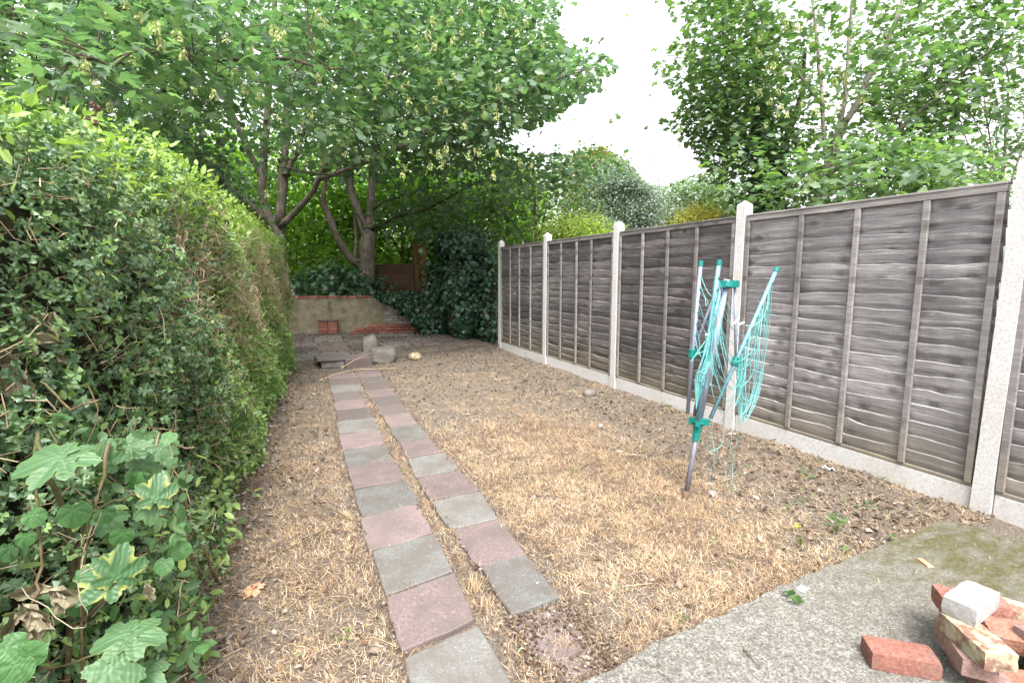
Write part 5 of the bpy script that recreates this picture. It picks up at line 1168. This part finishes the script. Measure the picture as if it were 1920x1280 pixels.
me = bpy.data.meshes.new('dark_tub'); bm.to_mesh(me); bm.free(); me.polygons.foreach_set('use_smooth', [True]*len(me.polygons)); o = link('dark_bag', me, 'dark_hole'); o.location = tuple(p); tag(o, 'dark bag half hidden in the shrub on top of the wall', 'bag')

# ================================================================ GROUND COVER
def clear_of(X, Y):
    onslab = (((X > .34) & (X < .71) & (Y < 4.8)) | ((X > .82) & (X < 1.08) & (Y > 1.86) & (Y < 5)) | ((X > .41+.02*(Y-5)) & (X < .78+.02*(Y-5)) & (Y >= 4.8) & (Y < 8.3)) | ((X > .86) & (X < 1.15+.03*(Y-5)) & (Y >= 4.8) & (Y < 8.3)))
    patio_ = Y < np.interp(X, [-1.2, .87, 1.16, 2.14, 3.4, 3.47], [1.1, 1.37, 1.425, 1.505, 1.56, 1.5])
    return (~onslab) & (~patio_) & (X < 3.86) & (X > face_x(Y)-.25)
def blades(name, n, yr, wfun, lrange, wr, tonef, m, up=.25, zbase=0.0, clump=5):
    nc = n//clump*3; X = rng.uniform(-.5, 3.85, nc); Y = yr[0]+(yr[1]-yr[0])*rng.random(nc)**1.7
    k = clear_of(X, Y) & (rng.random(nc) < wfun(X, Y)); X, Y = X[k], Y[k]
    X = np.repeat(X, clump)+rng.normal(0, .018, len(X)*clump); Y = np.repeat(Y, clump)+rng.normal(0, .018, len(Y)*clump)
    if len(X) > n: X, Y = X[:n], Y[:n]
    n = len(X); P = np.c_[X, Y, ground_z(X, Y)-.002+zbase]
    d = unit(n); d[:, 2] = np.abs(d[:, 2])*up+.02+rng.random(n)**3*up
    S = rng.uniform(*lrange, n); T = tonef(n, X, Y)
    Rm = basis_from(d, np.tile([0, 0, 1.], (n, 1))+unit(n)*.5)
    return scatter(name, T_BLADE, P, Rm, S, T, m, None, 'stuff', wscale=rng.uniform(*wr, n)/S)
lw = lambda X, Y: np.clip(lawn_w(X, Y)*1.0+.08, 0, 1)*np.clip(.75+.5*lump(X*7, Y*7, 1.1, 3), .12, 1)
o = blades('dry_grass', 160000, (1.1, 7.2), lw, (.02, .065), (.0010, .0021), lambda n, X, Y: np.clip(rng.normal(.60, .17, n)+.10*lump(X*3, Y*3)-.42*(rng.random(n) < .24)+.27*(rng.random(n) < .2), .02, .93), 'straw', .38)
tag(o, 'dry orange straw like grass covering the lawn', 'grass')
o = blades('straw_litter', 42000, (1.1, 9.5), lambda X, Y: .55+0*X, (.02, .09), (.001, .0022), lambda n, X, Y: np.clip(rng.normal(.45, .25, n), 0, .93), 'straw', .10)
tag(o, 'fine loose straw strewn over the bare soil', 'straw')
o = blades('green_grass', 2600, (1.45, 6), lambda X, Y: np.where(rng.random(len(X)) < .02+.30*(X > 3.5)*(Y < 4.5), 1, 0), (.03, .09), (.0015, .003), lambda n, X, Y: rng.random(n), 'greengrass', 1.3, clump=14)
tag(o, 'sparse green grass tufts by the fence foot', 'grass')
nc = 330; X = rng.uniform(-.3, 3.2, nc); Y = rng.uniform(1.35, 5.5, nc); k = clear_of(X, Y) & (rng.random(nc) < lawn_w(X, Y)+.05); X, Y = X[k], Y[k]
X = np.repeat(X, 34)+rng.normal(0, .016, len(X)*34); Y = np.repeat(Y, 34)+rng.normal(0, .016, len(Y)*34); n = len(X); d = unit(n)*.7; d[:, 2] = .35+np.abs(d[:, 2])
tag(scatter('grass_clumps', T_BLADE, np.c_[X, Y, ground_z(X, Y)], basis_from(d, unit(n)), rng.uniform(.02, .05, n), np.clip(rng.normal(.72, .14, n), .2, 1), 'straw', None, 'stuff', wscale=np.full(n, .035)), 'small upright clumps of straw coloured grass on the lawn', 'grass')
n = 900; X = rng.uniform(-.3, 3.8, n); Y = 1.5+5*rng.random(n)**1.5; k = clear_of(X, Y) & (rng.random(n) < .12+.8*np.clip((X-2.5)/.8, 0, 1)*(np.sin(X*9)*np.sin(Y*7) > -.1)); X, Y = X[k], Y[k]; n = len(X)
tag(scatter('seedlings', T_SIMPLE, np.c_[X, Y, ground_z(X, Y)+.01+.02*rng.random(n)], basis_from(unit(n)*np.array([1, 1, .4]), unit(n)*.4+np.array([0, 0, 1])), rng.uniform(.012, .034, n), rng.uniform(.4, 1, n), 'weed', None, 'stuff'), 'tiny green seedlings dotted over the soil', 'seedlings')
# leaf litter and mulch
n = 24000; X = rng.uniform(-.45, 3.85, n); Y = 1.3+8.2*rng.random(n)**1.4; w = .3+.7*np.clip((X-2.2)/1.0, 0, 1)+.4*np.clip((Y-5)/2, 0, 1)+.4*(X < .3)
k = clear_of(X, Y) & (rng.random(n) < w) & (rng.random(n) > lawn_w(X, Y)*.8); X, Y = X[k], Y[k]; n = len(X); P = np.c_[X, Y, ground_z(X, Y)+.004+.008*rng.random(n)]
S = rng.uniform(.010, .032, n); S[rng.random(n) < .07] *= 1.9
tag(scatter('leaf_litter', T_CURL, P, basis_from(unit(n)*np.array([1, 1, .25]), unit(n)*.35+np.array([0, 0, 1])), S, np.clip(rng.beta(1.1, 1.8, n), 0, 1), 'dead'), 'brown and grey dead leaf litter on the soil', 'leaf litter')
mb = MB()
for k in range(650):
    x, y = rng.uniform(-.4, 3.8), 1.4+7.5*rng.random()**1.3
    if not clear_of(np.array([x]), np.array([y]))[0]: continue
    a_ = rng.random()*6.28; l = rng.uniform(.04, .22); d = np.array([math.cos(a_), math.sin(a_), rng.normal(0, .06)])*l/2; p = np.array([x, y, ground_z(x, y)+.012])
    mb.tube([p-d, p+rng.normal(0, .006, 3), p+d], [.0014, .0016, .001], 3, tone=float(rng.random()), cap=False)
tag(mb.build('twig_litter', 'twig', None, True, 'stuff'), 'thin dry twigs scattered on the ground', 'twigs')
# debris on the patio and terrace
n = 330; X = rng.uniform(.9, 3.5, n); Y = rng.uniform(.7, 1.5, n); k = Y < np.interp(X, [.87, 2.14, 3.4], [1.36, 1.5, 1.54]); X, Y = X[k], Y[k]; n = len(X)
tag(scatter('patio_straw', T_BLADE, np.c_[X, Y, np.full(n, .0615)], basis_from(unit(n)*np.array([1, 1, .04])+1e-3, np.tile([0, 0, 1.], (n, 1))), rng.uniform(.012, .05, n), rng.uniform(.4, .93, n), 'straw', None, 'stuff', wscale=np.full(n, .04)), 'bits of straw lying on the concrete patio', 'straw')
n = 1500; X = rng.uniform(-.6, 3.9, n); Y = rng.uniform(8.9, 13, n); k = Y < 13.2-.27*X; X, Y = X[k], Y[k]; n = len(X)
tag(scatter('terrace_litter', T_CURL, np.c_[X, Y, .085+.01*rng.random(n)], basis_from(unit(n)*np.array([1, 1, .2]), unit(n)*.3+np.array([0, 0, 1])), rng.uniform(.02, .06, n), rng.beta(1.3, 2.2, n), 'dead'), 'dead leaves lying over the rear terrace', 'leaf litter')
n = 6500; X = np.where(rng.random(n) < .6, rng.choice([.335, .70, .80, 1.105], n)+rng.normal(0, .02, n), rng.uniform(.70, .81, n)); Y = rng.uniform(1.3, 8.2, n); X = X+np.clip(Y-4, 0, 4)*.03
P = np.c_[X, Y, np.full(n, .004)]; d = unit(n); d[:, 2] = np.abs(d[:, 2])*.8+.1
tag(scatter('joint_grass', T_BLADE, P, basis_from(d, np.tile([0, 0, 1.], (n, 1))+unit(n)*.4), rng.uniform(.02, .06, n), np.clip(rng.normal(.65, .15, n), 0, .93), 'straw', None, 'stuff', wscale=np.full(n, .035)), 'dry grass growing in the joint between the slab rows', 'grass')

n = 3200; X = rng.choice([.325, .715, .79, 1.12], n)+rng.normal(0, .014, n); Y = rng.uniform(1.4, 8.2, n); X = X+np.clip(Y-4, 0, 4)*.032
tag(scatter('edge_crumbs', T_CURL, np.c_[X, Y, np.full(n, .022)+.008*rng.random(n)], basis_from(unit(n)*np.array([1, 1, .2]), unit(n)*.4+np.array([0, 0, 1])), rng.uniform(.006, .02, n), rng.beta(1, 2, n), 'dead'), 'crumbs of soil and leaf along the slab edges', 'leaf litter')
XJ = []
for rows in (Lb, Rb):
    for (y0, a0, b0) in rows[1:]:
        m_ = int(rng.integers(15, 110)); xx = a0+(b0-a0)*np.clip(rng.normal(rng.random(), .3, m_), 0, 1); XJ.append(np.c_[xx, y0+(xx-a0)*(.18 if rows is Lb and y0 < 4 else .05)+rng.normal(0, .006, m_), np.full(m_, .008)])
P = np.vstack(XJ); n = len(P); d = unit(n); d[:, 2] = np.abs(d[:, 2])*.7+.15
tag(scatter('crack_grass', T_BLADE, P, basis_from(d, np.tile([0, 0, 1.], (n, 1))+unit(n)*.4), rng.uniform(.02, .045, n), np.clip(rng.normal(.6, .15, n), 0, .93), 'straw', None, 'stuff', wscale=np.full(n, .035)), 'dry grass in the cracks between neighbouring slabs', 'grass')
n = 1500; P = np.c_[rng.uniform(.78, 1.1, n), rng.uniform(1.42, 1.86, n), np.full(n, .010)+.006*rng.random(n)]; k = (P[:, 0]-.92)**2*9+(P[:, 1]-1.62)**2*3 > .09*rng.random(n)*2; P = P[k]; n = len(P)
tag(scatter('slab_litter', T_CURL, P, basis_from(unit(n)*np.array([1, 1, .2]), unit(n)*.3+np.array([0, 0, 1])), rng.uniform(.008, .024, n), rng.beta(1.2, 2.2, n), 'dead'), 'soil and leaf bits covering the nearest right hand slab', 'leaf litter')

def groundpt(px, py, z=0.0):
    d = at(px, py, 1)-np.array([0, 0, H]); return np.array([0, 0, H])+d*((z-H)/d[2])
# grass tufts
for (x, y, s, lab) in ((890, 1110, .11, 'tallest dry tuft between the slab rows, beside the front grey slab'), (905, 1145, .08, 'short dry tuft on the corner of the front right grey slab'), (693, 765, .09, 'pale dry tuft between the far path rows'), (1075, 885, .06, 'greenish dry tuft on the open lawn'), (1735, 905, .14, 'green grass tuft against the gravel board near the last post'), (712, 795, .07, 'orange tuft spilling on the path rows, nearer than the pale one')):
    p = groundpt(x, y); n = 70; X = rng.normal(0, .018, (n, 2)); d = unit(n)*.6; d[:, 2] = 1
    gm = 'greengrass' if 'green' in lab and 'grey' not in lab else 'straw'
    o = scatter('grass_tuft', T_BLADE, np.c_[X, np.zeros(n)], basis_from(d, unit(n)), rng.uniform(.5, 1, n)*s, rng.uniform(.4, .9, n), gm, None, None, wscale=np.full(n, .025)); o.location = p; tag(o, lab, 'grass tuft')
# weeds, each its own plant
WM = leaf_variants('leaf', T_SIMPLE, 'weed')
def weed(x, y, nl, s, h_, lab):
    p = groundpt(x, y); t = thing('weed', lab, 'weed', tuple(p), 'weeds in the soil by the fence'); 
    for k in range(nl):
        a_ = k*2.4+rng.random(); hz = h_*rng.uniform(.3, 1); q = np.array([math.cos(a_)*.018, math.sin(a_)*.018, hz])
        MB().tube([p, p+q*.6, p+q], .0012, 3).build('stem', 'greengrass', t)
        Rm = basis_from(np.array([[math.cos(a_), math.sin(a_), rng.uniform(-.2, .5)]]), np.array([[0, 0, 1.]])+unit(1)*.3)[0]; sl = s*rng.uniform(.7, 1.1)
        o = bpy.data.objects.new('leaf', WM[rng.integers(4)]); col.objects.link(o); o.parent = t; o.matrix_parent_inverse = Matrix.Translation(-t.location)
        w = p+q; o.matrix_basis = Matrix([[*(Rm[r]*sl), w[r]] for r in range(3)]+[[0, 0, 0, 1]])
weed(1568, 1000, 14, .05, .12, 'tallest leafy green weed near the patio edge')
weed(1510, 895, 4, .06, .05, 'weed with one long leaf below the fence, right of the dryer')
weed(1620, 955, 3, .06, .04, 'flat pointed leaf weed nearer the last concrete post')
weed(1485, 955, 4, .04, .05, 'small weed between the dryer and the tall green weed')
weed(1680, 1020, 5, .04, .03, 'low round leaved weed touching the patio edge')
weed(1580, 1040, 6, .035, .05, 'yellow green weed just left of the patio edge corner')
weed(1250, 765, 8, .05, .06, 'green weed beside the fence foot left of the dryer')
weed(1395, 880, 5, .04, .03, 'tiny weed right of the dryer pole')
weed(1240, 940, 2, .035, .02, 'single leaf weed left of the dryer foot')
weed(1445, 830, 3, .05, .05, 'pale weed close to the gravel board behind the dryer')
weed(645, 1195, 6, .03, .02, 'tiny weed left of the front pink slab')
weed(968, 1235, 3, .03, .02, 'tiny bright weed between the front slabs')
weed(1275, 1170, 4, .03, .05, 'slim weed at the near edge of the patio')
weed(1340, 1020, 3, .03, .04, 'thin seedling on the open dry lawn')
# single fallen leaves
FLm = [big_leaf_mesh('fallen_leaf', 'heart', 21, 'leaf_heart')]
def fallen(x, y, z, s, ang, me, mname, lab):
    p = groundpt(x, y, z); q = me.copy(); q.materials.clear(); q.materials.append(M[mname]); o = bpy.data.objects.new('fallen_leaf', q); col.objects.link(o)
    o.location = (p[0], p[1], z+.012); o.scale = (s, s, s*1.2); o.rotation_euler = (rng.normal(0, .15), rng.normal(0, .15), R(ang)); tag(o, lab, 'leaf')
fallen(1468, 1117, .066, .05, 240, CR_[0], 'weed', 'bright green leaf lying over the patio edge')
fallen(1480, 1128, .066, .06, 205, CR_[1], 'weed', 'yellow green leaf tip beside the green leaf on the patio')
fallen(1500, 993, .004, .055, 80, CR_[1], 'yellow', 'yellow fallen leaf on the mulch near the tall weed')
fallen(1500, 1020, .004, .08, 130, CR_[2], 'ochre', 'long olive leaf lying below the yellow leaf')
fallen(482, 1108, .004, .07, 60, big_leaf_mesh('fallen_leaf', 'palm', 33, 'dead'), 'tile_chip', 'orange brown fallen leaf by the hedge foot at left')
fallen(690, 1212, .01, .03, 60, CR_[0], 'brick_orange', 'small red leaf scrap left of the front pink slab')
fallen(1335, 935, .004, .07, 300, CR_[2], 'shell', 'white curled scrap to the right of the dryer foot')
fallen(1345, 905, .004, .07, 40, CR_[1], 'dead', 'tan curled leaf behind the white scrap')
fallen(1565, 885, .004, .08, 20, CR_[0], 'shell', 'upper pale curled leaf lying by the gravel board')
for i, (x, y, a_, lab) in enumerate(((1445, 965, 30, 'grey curled leaf left of the small weed'), (1600, 965, 200, 'grey curled leaf under the pointed weed'), (1545, 930, 110, 'dark grey leaf on the mulch below the fence'), (1640, 945, 60, 'grey leaf nearest the gravel board corner'))):
    fallen(x, y, .004, .07, a_, CR_[i % 3], 'dead', lab)
# sticks
def stick(pts, r_, m, lab):
    q = resample([groundpt(x, y, z) for x, y, z in pts], 14, .003); mb = MB(); mb.tube(q, list(np.linspace(r_, r_*.5, 14)), 5, tone=.6); tag(mb.build('stick', m, None, True), lab, 'stick')
stick([(478, 1050, .02), (520, 1035, .02), (580, 1010, .03), (635, 968, .03)], .0045, 'stemwood', 'long bent stick on the dry ground left of the path')
stick([(600, 945, .02), (655, 970, .02), (680, 985, .025)], .003, 'stemwood', 'short reddish stick touching the left slab edge')
stick([(560, 965, .02), (615, 965, .02), (660, 975, .02)], .003, 'stemwood', 'straight stick crossing just above the long bent stick')
stick([(1395, 1215, .063), (1405, 1230, .07), (1425, 1252, .063)], .0025, 'stemwood', 'small twig lying on the concrete patio')
stick([(1480, 830, .03), (1500, 860, .05), (1530, 885, .03)], .003, 'stemwood', 'thin stem lying below the fence behind the weeds')
stick([(640, 690, .17), (670, 672, .2), (700, 660, .22)], .006, 'straw', 'dry stalk leaning over the loose slabs')
stick([(600, 712, .02), (660, 694, .06), (745, 690, .04)], .006, 'straw', 'dry stalk lying before the loose slabs at the path head')
print('tree leaves', LEAVES, 'objects', len(bpy.data.objects), 'tris ~', sum(len(o.data.loops)-2*len(o.data.polygons) for o in bpy.data.objects if o.type == 'MESH'))
